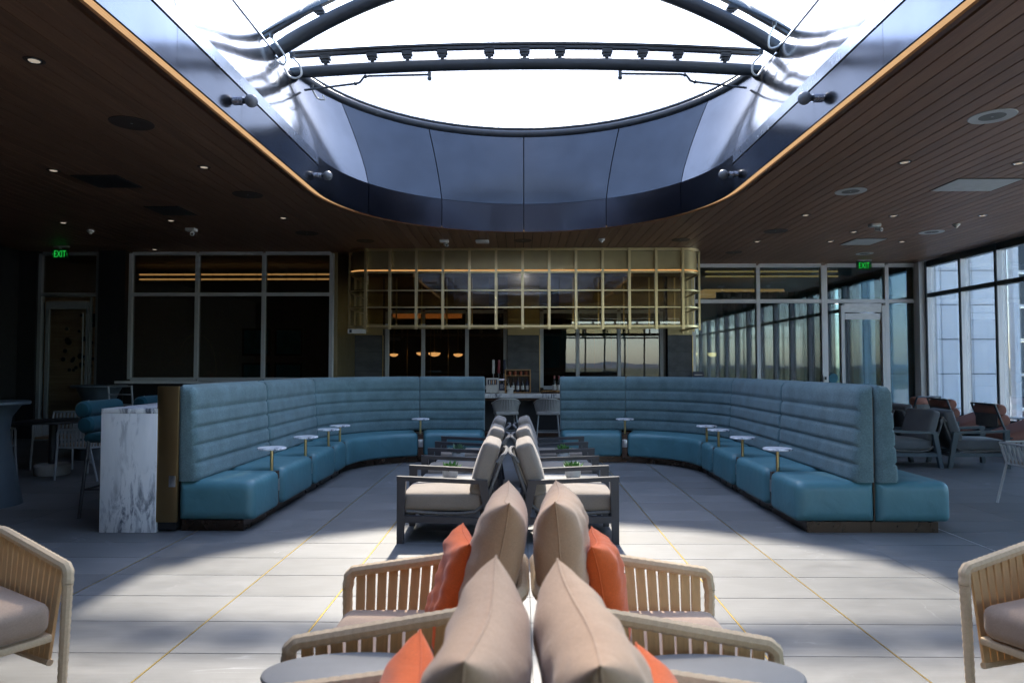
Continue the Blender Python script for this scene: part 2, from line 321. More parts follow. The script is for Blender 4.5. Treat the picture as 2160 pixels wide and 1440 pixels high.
    def mesh(s, name, smooth=True, ang=0.6, weld=True):
        me = bpy.data.meshes.new(name); me.from_pydata(s.v, [], s.f)
        bm = bmesh.new(); bm.from_mesh(me)
        if weld: bmesh.ops.remove_doubles(bm, verts=bm.verts, dist=1e-5)
        bmesh.ops.recalc_face_normals(bm, faces=bm.faces)
        if smooth:
            for f in bm.faces: f.smooth = True
            for e in bm.edges:
                if len(e.link_faces) == 2: e.smooth = e.calc_face_angle(0) < ang
        bm.to_mesh(me); bm.free(); return me
    def build(s, name, mat, parent=None, smooth=True, ang=0.6, weld=True):
        me = s.mesh(name, smooth, ang, weld); me.materials.append(M[mat] if isinstance(mat, str) else mat); return link(name, me, parent)
def link(name, data, parent=None):
    o = bpy.data.objects.new(name, data); COL.objects.link(o)
    if parent: o.parent = parent
    return o
def tag(o, label=None, cat=None, group=None, kind=None):
    if label: o["label"] = label
    if cat: o["category"] = cat
    if group: o["group"] = group
    if kind: o["kind"] = kind
    return o
def thing(name, label, cat, loc=(0, 0, 0), rz=0.0, group=None):
    o = bpy.data.objects.new(name, None); COL.objects.link(o); o.location = loc; o.rotation_euler = (0, 0, rz); o.empty_display_size = 0.1
    return tag(o, label, cat, group)
def copy_tree(o, label, loc, rz, group=None, parent=None):
    c = o.copy(); COL.objects.link(c)
    if parent is None:
        c.location = loc; c.rotation_euler = (0, 0, rz); c["label"] = label
        if group: c["group"] = group
    else: c.parent = parent
    for ch in o.children: copy_tree(ch, None, None, None, None, c)
    return c
_unit = {}
def ubox(mat, parent, name, center, size, rot=None):
    """one plain piece from a shared unit box"""
    if mat not in _unit:
        me = MB().box(-.5, .5, -.5, .5, -.5, .5).mesh("piece_" + mat, False); me.materials.append(M[mat]); _unit[mat] = me
    o = link(name, _unit[mat], parent); o.location = center; o.scale = size
    if rot: o.rotation_euler = rot
    return o
def ubar(mat, parent, name, a, b, w, h, up=(0, 0, 1)):
    a = Vector(a); b = Vector(b); d = b - a; L = d.length; d.normalize(); x = d.cross(Vector(up))
    if x.length < 1e-4: x = d.cross(Vector((1, 0, 0)))
    x.normalize(); u = x.cross(d); m = Matrix((x, d, u)).transposed()
    return ubox(mat, parent, name, (a + b) / 2, (w, L, h), m.to_euler())
def px(x, y, Y):
    """direction helper used to lay the room out from the survey of the picture: returns x, z at depth Y"""
    return (x - 1098) * Y / 1440, 1.5 + (772 - y) * Y / 1440

CEIL = 3.92; XC = 0.06
# ------------------------------------------------------------------ floor
floor = tag(MB().box(-10.6, 9.5, -7.2, 16.2, -0.30, -0.008).build("floor", 'slab', None, False), kind="structure")
cols = [-10.5, -9.4, -8.5, -7.6, -6.7, -5.75, -4.8, -3.86, -2.95, -1.85, -1.2, 0.06, 1.27, 1.95, 2.9, 3.86, 4.8, 5.75, 6.7, 7.6, 8.5, 9.4]
strips = {-1.85: 'gold_strip', -1.2: 'gold_strip', 1.27: 'gold_strip', 1.95: 'gold_strip', 3.86: 'steel_strip', -2.95: 'gold_strip'}
rows = [3.61 - 0.445 * 24 + 0.445 * i for i in range(0, 54)]
cells = []
for i in range(len(cols) - 1):
    for j in range(len(rows) - 1):
        y0, y1 = rows[j], rows[j + 1]
        if y1 > 16.1 or y0 < -7.1: continue
        xc, yc = (cols[i] + cols[i + 1]) / 2, (y0 + y1) / 2
        vis = yc > 1.0 and abs(xc / max(yc, .1)) < 0.85 and yc < 13.5
        under = (1.0 < yc < 3.4 and abs(xc) < .7)
        hid = (-3.9 < xc < -2.45 or 2.5 < xc < 3.9) and 6.3 < yc
        cells.append((0 if vis and not hid and not under else 1, (xc * xc + yc * yc), cols[i], cols[i + 1], y0, y1))
cells.sort()
_tm = {}
rest = MB()
for k, (_, _, x0, x1, y0, y1) in enumerate(cells):
    g0 = 0.0055 if x0 in strips else 0.0015; g1 = 0.0055 if x1 in strips else 0.0015
    w_, d_ = x1 - x0 - g0 - g1, y1 - y0 - 0.005
    cx, cyy = x0 + g0 + w_ / 2, (y0 + y1) / 2
    if k < 295:
        key = (round(w_, 4))
        if key not in _tm:
            mb = MB(); b = 0.0012
            vb = [(sx * w_ / 2, sy * d_ / 2, -0.01) for sx, sy in ((-1, -1), (1, -1), (1, 1), (-1, 1))] + [(sx * w_ / 2, sy * d_ / 2, -b) for sx, sy in ((-1, -1), (1, -1), (1, 1), (-1, 1))] + [(sx * (w_ / 2 - b), sy * (d_ / 2 - b), 0) for sx, sy in ((-1, -1), (1, -1), (1, 1), (-1, 1))]
            fs = [(8, 9, 10, 11)] + [(a + o, a + (o + 1) % 4, a + 4 + (o + 1) % 4, a + 4 + o) for a in (0, 4) for o in range(4)]
            me = MB().add(vb, fs).mesh("tile_piece", False); me.materials.append(M['tile']); _tm[key] = me
        o = link("tile", _tm[key], floor); o.location = (cx, cyy, random.uniform(-0.0004, 0.0004))
    else: rest.box(x0 + g0, x1 - g1, y0 + .0015, y1 - .0015, -0.01, -0.0002)
tag(rest.build("tile_field", 'tile', floor, False), kind="stuff")
for x, mt in strips.items():
    ubox(mt, floor, "inlay_strip", (x, 5.5, -0.004), (0.008, 19.0, 0.0085))

# ------------------------------------------------------------------ ceiling with oval opening
RF, Y0C, Y1C = 2.85, 2.85, 9.29
def hole_y(x, Rr):
    dx = x - XC
    if abs(dx) >= Rr: return None
    s = math.sqrt(Rr * Rr - dx * dx); return Y0C - s, Y1C + s
ceiling = MB(); RB = 2.985
xs = [-10.6 + 0.0]
PW = 0.17
nx = int((9.5 + 10.6) / PW)
edges = [XC - RB - PW * k for k in range(0, 46)][::-1] + [XC - RB + 2 * RB * k / 48 for k in range(1, 48)] + [XC + RB + PW * k for k in range(0, 39)]
edges = [e for e in edges if -10.6 <= e <= 9.5]; edges = [-10.6] + edges + [9.5]
def slab_col(mb, xa, xb, Rr, z0, z1, ya=-7.2, yb=16.2):
    ha, hb = hole_y(xa, Rr), hole_y(xb, Rr)
    if ha is None and hb is None: mb.prism([(xa, ya), (xb, ya), (xb, yb), (xa, yb)], z0, z1); return
    ha = ha or ((Y0C, Y1C) if True else None); hb = hb or (Y0C, Y1C)
    mb.prism([(xa, ya), (xb, ya), (xb, hb[0]), (xa, ha[0])], z0, z1); mb.prism([(xa, ha[1]), (xb, hb[1]), (xb, yb), (xa, yb)], z0, z1)
for a, b in zip(edges[:-1], edges[1:]):
    xm = (a + b) / 2
    if abs(xm - XC) > RB: slab_col(ceiling, a, b, 0.0, 3.955, 4.12)
    else: slab_col(ceiling, a, b, RB, 3.955, 4.12)
ceiling = tag(ceiling.build("ceiling", 'dark', None, False), kind="structure")
RPL = 3.03; k = 0; gap = 0.013
x = -10.48
plank_mesh = {}
while x < 9.3:
    xa, xb = x + gap / 2, x + PW - gap / 2; x += PW
    ha, hb = hole_y(xa, RPL), hole_y(xb, RPL)
    if ha is None and hb is None:
        if 'full' not in plank_mesh:
            me = MB().box(-(PW - gap) / 2, (PW - gap) / 2, -7.1, 16.05, 0, 0.03).mesh("plank_full", False); me.materials.append(M['plank']); plank_mesh['full'] = me
        o = link("plank", plank_mesh['full'], ceiling); o.location = ((xa + xb) / 2, 0, CEIL)
    else:
        ha = ha or (Y0C, Y1C); hb = hb or (Y0C, Y1C)
        if ha == (Y0C, Y1C) or hb == (Y0C, Y1C):
            full = ha == (Y0C, Y1C)
        xm = (xa + xb) / 2; hm = hole_y(xm, RPL) or (Y0C, Y1C)
        MB().prism([(xa, -7.1), (xb, -7.1), (xb, hb[0]), (xm, hm[0]), (xa, ha[0])], CEIL, CEIL + .03).build("plank", 'plank', ceiling, False)
        MB().prism([(xa, ha[1]), (xm, hm[1]), (xb, hb[1]), (xb, 16.05), (xa, 16.05)], CEIL, CEIL + .03).build("plank", 'plank', ceiling, False)

def outline(Rr, y0, y1, step=None, n_arc=36, n_str=24):
    """closed stadium outline, starts at right side of the far arc, runs counter-clockwise"""
    p = []
    for i in range(n_arc + 1): a = PI * i / n_arc; p.append((XC + Rr * math.cos(a), y1 + Rr * math.sin(a)))
    for i in range(1, n_str): p.append((XC - Rr, y1 + (y0 - y1) * i / n_str))
    for i in range(n_arc + 1): a = PI + PI * i / n_arc; p.append((XC + Rr * math.cos(a), y0 + Rr * math.sin(a)))
    for i in range(1, n_str): p.append((XC + Rr, y0 + (y1 - y0) * i / n_str))
    return p
def ring(r0, z0, r1, z1, y00=Y0C, y01=Y1C, y10=Y0C, y11=Y1C):
    a = outline(r0, y00, y01); b = outline(r1, y10, y11); n = len(a); mb = MB()
    return mb.add([(x, y, z0) for x, y in a] + [(x, y, z1) for x, y in b], [(i, (i + 1) % n, n + (i + 1) % n, n + i) for i in range(n)])
def ring_solid(r0, r1, z0, z1):
    a = outline(r0, Y0C, Y1C); b = outline(r1, Y0C, Y1C); n = len(a); mb = MB()
    vs = [(x, y, z0) for x, y in a] + [(x, y, z0) for x, y in b] + [(x, y, z1) for x, y in b] + [(x, y, z1) for x, y in a]; fs = []
    for k in range(4):
        for i in range(n): j = (i + 1) % n; fs.append((k * n + i, k * n + j, ((k + 1) % 4) * n + j, ((k + 1) % 4) * n + i))
    return mb.add(vs, fs)

# ------------------------------------------------------------------ skylight well
well = thing("skylight_well", "oval skylight well lined with polished blue grey metal panels", "skylight well", (XC, 6, CEIL))
def wadd(o): o.parent = well; o.location = (-XC, -6, -CEIL); return o
wadd(ring_solid(2.865, 2.921, 3.97, 3.99).build("shadow_gap", 'black'))
wadd(ring_solid(2.978, 3.026, 3.912, 3.96).build("timber_trim", 'walnut'))
wadd(ring_solid(2.885, 2.905, 3.94, 4.42).build("backing_band", 'dark'))
for s_ in (-1, 1):
    q = MB().box(XC + s_ * RF - .008, XC + s_ * RF + .008, Y0C, Y1C - .02, 4.272, 4.40); wadd(q.build("upper_trim", 'ledge', None, False))
RU, YU0, YU1 = 3.36, 3.0, 9.03
wadd(ring(2.91, 4.405, RU + .03, 5.69, Y0C, Y1C, YU0, YU1).build("backing_skin", 'dark'))
# panel joints: 6 panels per semicircle, 5 per straight side
def outl_pt(Rr, y0, y1, seg, t):
    if seg == 0: a = PI * t; return (XC + Rr * math.cos(a), y1 + Rr * math.sin(a))
    if seg == 1: return (XC - Rr, y1 + (y0 - y1) * t)
    if seg == 2: a = PI + PI * t; return (XC + Rr * math.cos(a), y0 + Rr * math.sin(a))
    return (XC + Rr, y0 + (y1 - y0) * t)
def well_panel(seg, t0, t1, lower):
    g = 0.0022 if seg in (0, 2) else 0.0011; g *= .35 if lower else .42 if seg in (0, 2) else .9
    nu = 10 if seg in (0, 2) else 4; nv = 1 if lower else 6; rows_ = []
    for side in (0, 1):
        rr = []
        for i in range(nu + 1):
            t = t0 + g + (t1 - t0 - 2 * g) * i / nu; row = []
            for j in range(nv + 1):
                v = j / nv
                if lower:
                    Rr = RF + .02 * side; q = outl_pt(Rr, Y0C, Y1C, seg, t); z = 3.90 + (.355 if seg in (1, 3) else .495) * v
                else:
                    e = v ** 1.25
                    a = outl_pt(2.862 + .02 * side, Y0C, Y1C, seg, t); b = outl_pt(RU + .012 * side, YU0, YU1, seg, t)
                    q = (a[0] + (b[0] - a[0]) * e, a[1] + (b[1] - a[1]) * e); z = 4.404 + (5.69 - 4.404) * v
                row.append((q[0], q[1], z))
            rr.append(row)
        rows_.append(rr)
    mb = MB(); n, m = nu + 1, nv + 1
    vs = [p for rr in rows_ for row in rr for p in row]; fs = []
    for s_ in (0, 1):
        for i in range(nu):
            for j in range(nv): b0 = s_ * n * m; fs.append((b0 + i * m + j, b0 + i * m + j + 1, b0 + (i + 1) * m + j + 1, b0 + (i + 1) * m + j))
    def rim(idx):
        for a, b in zip(idx[:-1], idx[1:]): fs.append((a, b, b + n * m, a + n * m))
    rim([i * m for i in range(n)]); rim([i * m + nv for i in range(n)]); rim(list(range(m))); rim([(n - 1) * m + j for j in range(m)])
    return mb.add(vs, fs)
for seg in range(4):
    npan = 6 if seg in (0, 2) else 5
    for k in range(npan):
        t0, t1 = k / npan, (k + 1) / npan
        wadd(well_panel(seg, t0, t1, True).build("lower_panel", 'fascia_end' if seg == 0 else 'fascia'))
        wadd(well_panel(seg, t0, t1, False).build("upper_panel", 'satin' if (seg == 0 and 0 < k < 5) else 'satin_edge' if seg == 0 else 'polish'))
led = ring_solid(2.922, 2.975, 3.935, 3.95).build("cove_light", 'led'); tag(led, "warm glowing light strip around the oval ceiling opening", "light strip")

# roof over the well: rim pipe, arches, rails, brackets, glass
roof = thing("skylight_roof", "arched steel and glass roof over the oval opening", "skylight roof", (XC, 6, 5.69))
def radd(o): o.parent = roof; o.location = (-XC, -6, -5.69); return o
ZR = 5.69
for far in (1, 0):
    arcp = lambda r_, z: [(XC + r_ * math.cos(PI * i / 40 + (0 if far else PI)), (YU1 if far else YU0) + r_ * math.sin(PI * i / 40 + (0 if far else PI)), z) for i in range(3, 38)]
    radd(MB().tube(arcp(RU + .045, ZR + .07), 0.075, 12).build("rim_pipe", 'steel'))
    radd(MB().tube(arcp(RU + .05, ZR + .17), 0.03, 8).build("rim_rail", 'steel'))
for s_ in (-1, 1): radd(MB().tube([(XC + s_ * (RU + .012), YU0, ZR + .012), (XC + s_ * (RU + .012), YU1, ZR + .012)], 0.018, 8).build("rim_edge", 'steel'))
def arch_pts(Y, rise, off=0.0, n=40, half=RU + .02):
    lean = .12 if Y == 9.02 else 0.0
    out = []
    for i in range(n + 1):
        u = -1 + 2 * i / n; z = rise * (1 - u * u); sl = -2 * rise * u / half; nrm = Vector((-sl, 0, 1)).normalized()
        p = Vector((XC + u * half, Y + lean * (1 - u * u), ZR + .04 + z)) + nrm * off; out.append(p)
    return out
def arch(Y, rise, nb, first):
    radd(MB().tube(arch_pts(Y, rise), 0.082 if first else 0.10, 14).build("arch_tube", 'steel'))
    p = arch_pts(Y, rise, .24); mb = MB()
    for a, b in zip(p[:-1], p[1:]): mb.bar(a, b + (b - a) * .02, .07, .035)
    p2 = arch_pts(Y, rise, .285)
    for a, b in zip(p2[:-1], p2[1:]): mb.bar(a, b + (b - a) * .02, .10, .03)
    radd(mb.build("glazing_rail", 'steel', None, False))
    for i in range(nb):
        t = int(round((i + 1) * 40 / (nb + 1))); q0 = arch_pts(Y, rise, .10)[t]; q1 = arch_pts(Y, rise, .235)[t]
        b = MB().bar(q0, q1, .05, .05).bar(q0 + (q1 - q0) * .55 + Vector((-.075, 0, 0)), q0 + (q1 - q0) * .55 + Vector((.075, 0, 0)), .09, .022)
        b.bar(q0 + (q1 - q0) * .25 + Vector((-.06, 0, 0)), q0 + (q1 - q0) * .25 + Vector((.06, 0, 0)), .07, .018).bar(q1 + Vector((-.07, 0, 0)) - (q1 - q0) * .15, q1 + Vector((.07, 0, 0)) - (q1 - q0) * .15, .07, .04)
        radd(b.build("bracket", 'steel', None, False))
arch(9.69, 0.12, 11, True); arch(9.02, 1.18, 9, False); arch(5.9, 1.04, 9, False); arch(2.9, 1.04, 9, False)
def vault_pane(Ya, Yb, u0, u1):
    mb = MB(); n = 8; half = RU + .10; pts = []
    for Y in (Ya + .01, Yb - .01):
        pts.append([(XC + u * half, Y + (.12 * (1 - u * u) if Y > 9 else 0), ZR + .32 + 1.04 * (1 - u * u)) for u in [u0 + (u1 - u0) * i / n for i in range(n + 1)]])
    return mb.grid(pts)
for Ya, Yb in ((5.9, 9.02), (2.9, 5.9)):
    for k in range(4): radd(vault_pane(Ya, Yb, -1 + .5 * k + .004, -1 + .5 * (k + 1) - .004).build("glass_pane", 'roofglass'))
# lunette between flat and high arch, flat fan of glass over the rounded end
for k in range(4):
    u0, u1 = -.98 + .49 * k, -.98 + .49 * (k + 1) - .006; n = 6; half = RU + .05
    a = [(XC + u * half, 9.69, ZR + .32 + .16 * (1 - u * u)) for u in [u0 + (u1 - u0) * i / n for i in range(n + 1)]]
    b = [(XC + u * half, 9.04 + .12 * (1 - u * u), ZR + .34 + 1.04 * (1 - u * u)) for u in [u0 + (u1 - u0) * i / n for i in range(n + 1)]]
    radd(MB().grid([a, b]).build("glass_pane", 'roofglass'))
fan = [0.215 + (PI - .43) * i / 24 for i in range(25)]
for k in range(4):
    seg_ = fan[k * 6:k * 6 + 7]; Rg = RU + .12
    a = [(XC + Rg * math.cos(t), YU1 + Rg * math.sin(t), ZR + .19) for t in seg_]
    b = [(p[0], 9.70, ZR + .33 + .16 * (1 - ((p[0] - XC) / RU) ** 2)) for p in a]
    radd(MB().grid([a, b]).build("glass_pane", 'roofglass'))
a_ = [(XC + (RU + .12) * math.cos(PI + PI * i / 24), YU0 + (RU + .12) * math.sin(PI + PI * i / 24), ZR + .19) for i in range(25)]
radd(MB().grid([a_, [(p[0], 2.88, ZR + .32 + 1.04 * max(0, 1 - ((p[0] - XC) / (RU + .1)) ** 2)) for p in a_]]).build("glass_pane", 'roofglass'))

def sprinkler(sgn, label):
    X = lambda v: XC + sgn * v
    t = thing("sprinkler_pipe", label, "pipe", (X(3.15), 9.62, 5.46), 0, "sprinkler pipes under the flat arch")
    o = Vector((X(3.15), 9.62, 5.46))
    pts = [(X(3.17), 9.66, 5.47), (X(2.42), 9.60, 5.535), (X(2.36), 9.60, 5.55), (X(2.30), 9.60, 5.63), (X(2.22), 9.60, 5.645), (X(1.36), 9.60, 5.66)]
    MB().tube([Vector(p) - o for p in pts], .016, 8).build("pipe", 'steel', t)
    e = Vector(pts[-1]) - o
    MB().cyl(e + Vector((0, 0, .035)), e + Vector((0, 0, -.045)), .026, .022, 10).sphere(e + Vector((0, 0, -.055)), .033, 10, 6).build("nozzle", 'steel', t)
    for q in (2.42, 2.28): MB().sphere(Vector((X(q), 9.60, 5.535 if q > 2.4 else 5.637)) - o, .027, 8, 6).build("elbow", 'steel', t)
sprinkler(-1, "thin dark sprinkler pipe under the left half of the flat arch")
sprinkler(1, "thin dark sprinkler pipe under the right half of the flat arch")
def hose(pts, label):
    c = Vector(pts[0]); P = [Vector(p) - c for p in pts]; sm = []
    for i in range(len(P) - 1):
        p0, p1, p2, p3 = P[max(i - 1, 0)], P[i], P[i + 1], P[min(i + 2, len(P) - 1)]
        for s in range(6):
            t = s / 6; sm.append(0.5 * ((2 * p1) + (-p0 + p2) * t + (2 * p0 - 5 * p1 + 4 * p2 - p3) * t * t + (-p0 + 3 * p1 - 3 * p2 + p3) * t ** 3))
    sm.append(P[-1]); t = thing("drain_hose", label, "hose", c, 0, "white hoses at the arch feet")
    MB().tube(sm, .013, 8).build("tube", 'hose', t); MB().cyl(sm[0], sm[0] + Vector((0, 0, .05)), .022, .03, 10).build("nozzle", 'steel', t)
def hp(lst, Y): return [(px(x, y, Y)[0], Y + k * .02, px(x, y, Y)[1]) for k, (x, y) in enumerate(lst)]
hose(hp([(562, 66), (580, 88), (591, 108), (586, 119), (572, 114), (560, 100)], 8.75), "white hose looping over the foot of the left high arch")
hose(hp([(608, 108), (622, 125), (625, 143), (612, 150), (596, 143), (585, 126)], 8.75), "white hose looping over the foot of the left flat arch")
hose(hp([(650, 176), (662, 197), (676, 198), (671, 188)], 9.7), "short white hose hooked over the rim pipe on the left")
hose(hp([(1641, 46), (1630, 70), (1632, 90), (1648, 88), (1660, 78)], 8.75), "white hose rising at the foot of the right high arch")
hose(hp([(1612, 108), (1596, 126), (1595, 143), (1607, 149), (1622, 128)], 8.75), "white hose looping over the foot of the right flat arch")
def globe(x, y, sgn, label):
    t = thing("globe_light", label, "wall light", (x, y, 4.12), 0, "globe lights on the skylight well")
    MB().cyl((0, 0, 0), (-sgn * .05, 0, 0), .042, .042, 16).build("mount", 'ledge', t); MB().cyl((-sgn * .05, 0, 0), (-sgn * .075, 0, 0), .03, .03, 12).build("neck", 'steel', t)
    MB().sphere((-sgn * .128, 0, 0), .064, 20, 12).build("globe", 'globe', t)
globe(XC - RF, 6.63, -1, "round globe light on the left side of the well, nearer one"); globe(XC - RF + .005, 9.29, -1, "round globe light where the left side of the well starts to curve")
globe(XC + RF, 6.63, 1, "round globe light on the right side of the well, nearer one"); globe(XC + RF - .005, 9.29, 1, "round globe light where the right side of the well starts to curve")

# ------------------------------------------------------------------ walls and glazing
def wall(name, label, x0, x1, y0, y1, z0, z1, mat, cat="wall"):
    c = ((x0 + x1) / 2, (y0 + y1) / 2, z0); o = MB().box(x0 - c[0], x1 - c[0], y0 - c[1], y1 - c[1], 0, z1 - z0).build(name, mat, None, False); o.location = c
    return tag(o, label, cat)
wall("dark_side_wall", "dark panelled wall along the far left side", -10.72, -10.5, -7.2, 14.3, 0, 3.953, 'wall_dark')
wall("dark_rear_wall", "dark wall behind the viewer reflected in the glazing", -10.5, 2.6, -7.4, -7.15, 0, 3.953, 'wall_dark')
rv = thing("rear_window_wall", "tall windows behind the viewer mirrored in the bar glass", "window wall", (2.6, -7.25, 0))
for k in range(7): ubox('bluegun', rv, "mullion", (k * 1.13, 0, 1.97), (.09, .14, 3.9))
for z, h in ((.2, .4), (3.12, .09), (3.86, .12)): ubox('bluegun', rv, "transom", (3.39, 0, z), (6.78, .12, h))
def glazed(name, label, Y, xs, zs, mat, gmat, panes=True, fw=.07, fd=.12, skip=(), cat="glazing"):
    t = thing(name, label, cat, (xs[0], Y, 0)); x0 = xs[0]; e = .0025
    for x in xs: ubox(mat, t, "mullion", (x - x0, 0, (zs[0] + zs[-1]) / 2), (fw, fd, zs[-1] - zs[0]))
    for z in zs:
        for a, b in zip(xs[:-1], xs[1:]): ubox(mat, t, "transom", ((a + b) / 2 - x0, 0, z), (b - a - fw, fd - .01, fw))
    if panes:
        for i, (a, b) in enumerate(zip(xs[:-1], xs[1:])):
            for j, (c, d) in enumerate(zip(zs[:-1], zs[1:])):
                if (i, j) in skip: continue
                ubox(gmat, t, "pane", ((a + b) / 2 - x0, 0.01, (c + d) / 2), (b - a - fw + .01, .012, d - c - fw + .01))
    return t
lw = glazed("window_partition", "grey framed dark window wall behind the left banquette", 14.2, [-8.17, -6.77, -5.37, -3.95], [1.23, 3.0, 3.86], 'alu', 'leftglass')
ubox('marble_bar', lw, "sill", (2.1, -.12, 1.17), (4.5, .36, .05))
wall("low_wall", "dark low wall under the left window partition", -8.4, -3.9, 14.12, 14.3, 0, 1.14, 'wall_dark')
wall("dark_column", "black panel column between exit door and left windows", -8.82, -8.26, 14.1, 14.4, 0, 3.915, 'black', "column")
wall("dark_corner_wall", "black wall left of the exit door", -10.5, -10.12, 14.1, 14.3, 0, 3.915, 'black')
glazed("exit_door_frame", "grey door frame with glass transom below left exit sign", 14.2, [-10.08, -8.86], [0.02, 3.0, 3.86], 'alu_dim', 'leftglass', True, .07, .12, ((0, 0),), "door frame")
t = thing("exit_door", "wood lined glass exit door in the dark left corner", "door", (-9.95, 14.2, 0))
ubox('alu_dim', t, "stile", (.02, 0, 1.45), (.07, .05, 2.8)); ubox('alu_dim', t, "stile", (.86, 0, 1.45), (.05, .05, 2.8)); ubox('alu_dim', t, "head_rail", (.44, 0, 2.78), (.78, .05, .16)); ubox('alu_dim', t, "bottom_rail", (.44, 0, .12), (.78, .05, .16))
ubox('winglass', t, "pane", (.44, .01, 1.45), (.78, .012, 2.5)); MB().tube([(.8, -.06, .95), (.8, -.06, 2.6)], .012, 8).build("handle", 'alu_dim', t); ubox('alu_dim', t, "side_pane_mullion", (.93, 0, 1.5), (.03, .06, 2.9))
wp = thing("carved_wood_wall", "wooden wall with scattered dark round holes seen through exit door", "wall", (-9.5, 14.75, 0))
ubox('oak', wp, "board", (0, 0, 1.5), (1.9, .06, 3.0)); random.seed(11)
for i in range(46):
    a = random.uniform(0, 6.28); r_ = .75 * math.sqrt(random.random()); q = MB().cyl((0, -.034, 0), (0, -.045, 0), random.uniform(.03, .06), None, 10).build("hole_disc", 'black', wp); q.location = (.05 + r_ * math.cos(a) * .75, 0, 1.9 + r_ * math.sin(a) * 1.0)

rw = glazed("glass_front", "white framed glass front behind the right banquette", 16.06, [4.05, 5.565, 7.08], [0.05, 3.02, 3.86], 'alu_white', 'darkglass', True, .085)
glazed("door_surround", "white framed glazing around the glass door with exit sign", 16.06, [7.13, 8.56, 9.25], [0.05, 3.02, 3.86], 'alu_white', 'darkglass', True, .085, .12, ((0, 0),), "door frame")
t = thing("glass_door", "tall white framed glass door with push bar beside right windows", "door", (7.5, 16.06, 0))
for xx, w_ in ((0.03, .08), (.98, .08)): ubox('alu_white', t, "jamb", (xx, 0, 1.47), (w_, .11, 2.9))
ubox('alu_white', t, "head_panel", (.5, 0, 2.86), (.87, .09, .20)); ubox('alu_white', t, "top_rail", (.5, -.02, 2.66), (.80, .05, .14)); ubox('alu_white', t, "bottom_rail", (.5, -.02, .12), (.8, .05, .16))
ubox('darkglass', t, "pane", (.5, 0, 1.4), (.8, .012, 2.4)); MB().tube([(.12, -.07, 2.58), (.12, -.07, 1.07), (.15, -.07, 1.04), (.9, -.07, 1.04)], .013, 8).build("push_bar", 'steel', t)
ubox('darkglass', t, "side_pane", (-.17, .01, 1.5), (.30, .012, 2.9))
t = thing("card_reader", "small white card reader on the glass front mullion", "card reader", (7.08, 15.98, 1.2)); ubox('white', t, "body", (0, 0, 0), (.09, .04, .16)); ubox('black', t, "reader_face", (0, -.022, .02), (.05, .006, .07))
q = MB().cyl((0, 0, 0), (0, -.008, 0), .11, None, 20).build("door_sticker", 'blue_art'); q.location = (7.28, 16.0, 1.22); tag(q, "round blue sticker low on glass beside the door", "sticker")
# right window wall along x = 9.39
def win_wall():
    t = thing("window_wall", "tall dark framed window wall along the right side", "window wall", (9.39, 0, 0))
    ys = [15.75, 14.55, 13.45, 12.3, 11.1, 9.9, 8.4, 6.9, 5.4, 3.9, 2.4, .9, -.6, -2.1, -3.6, -5.1, -6.6]
    for y in ys:
        ubox('alu_white', t, "mullion", (.02, y, 2.0), (.17, .06, 3.8)); ubox('bluegun', t, "mullion_cap", (-.075, y, 2.0), (.018, .064, 3.8)); ubox('bluegun', t, "mullion_cap", (.113, y, 2.0), (.014, .064, 3.8))
    for z, h in ((.42, .08), (3.12, .09), (3.84, .14)):
        for a, b in zip(ys[:-1], ys[1:]): ubox('bluegun', t, "transom", (0, (a + b) / 2, z), (.13, a - b - .055, h))
    for a, b in zip(ys[:-1], ys[1:]):
        for z0, z1 in ((.46, 3.08), (3.16, 3.78)): ubox('winglass', t, "pane", (.02, (a + b) / 2, (z0 + z1) / 2), (.012, a - b - .05, z1 - z0))
    ubox('bluegun', t, "sill_box", (-.1, 4.5, .19), (.34, 22.4, .38))
    for z in (.10, .20, .30): ubox('black', t, "grille_line", (-.274, 4.5, z), (.01, 22.0, .02))
win_wall()
t = thing("corner_column", "pale grey square column between glass front and window wall", "column", (9.36, 15.96, 0)); ubox('alu_white', t, "cladding", (-.06, -.06, 1.95), (.22, .2, 3.9)); ubox('steel', t, "dark_edge", (.10, -.03, 1.95), (.10, .2, 3.9))
# outside
ground = MB().box(-2500, 2500, -2500, 2500, -5.4, -5.0).build("ground", 'ground', None, False); tag(ground, kind="structure")
hb = MB(); random.seed(3)
pts = []
for i in range(121):
    x = -2400 + 40 * i; h = 4 + 5 * math.sin(i * .21) + 4 * math.sin(i * .57 + 1) + 2.5 * math.sin(i * 1.7); pts.append((x, h))
hb.grid([[(x, -1900 + 8 * math.sin(x * .01), -5) for x, h in pts], [(x, -2050, h * .6) for x, h in pts], [(x, -2200, h) for x, h in pts]])
tag(hb.build("hills", 'hill'), kind="structure")
ext = thing("panel_building", "white panel clad building outside the right windows", "building", (9.7, 20, -5))
nfx, pw, ph = 6, .9, 1.0
for i in range(nfx):
    for j in range(-5, 6):
        xa = 1.62 - 1.8 + i * pw
        if xa + pw > 4.75: continue
        ubox('panel_white', ext, "panel", (xa + pw / 2, 0, 5 + .28 + j * ph + ph / 2), (pw - .025, .1, ph - .025))
ubox('bluegun', ext, "backing_wall", (2.0, .16, 5.5), (4.6, .2, 11)); ubox('alu_white', ext, "corner_post", (4.62, -.05, 5.6), (.16, .22, 11.2))
for j in range(-5, 6): ubox('bluegun', ext, "window_pane", (7.2, .1, 5.3 + j * 1.0 + .45), (4.9, .05, .9)); ubox('alu_white', ext, "window_bar", (7.2, 0, 5.3 + j * 1.0 - .05), (4.9, .16, .06))
unseen_deck = MB().box(9.7, 30, -20, 40, -.5, -.28).build("outer_terrace", 'concrete', None, False); tag(unseen_deck, "pale concrete terrace outside the right windows", "terrace")  # unseen deck, there to bounce sunlight onto the panel building

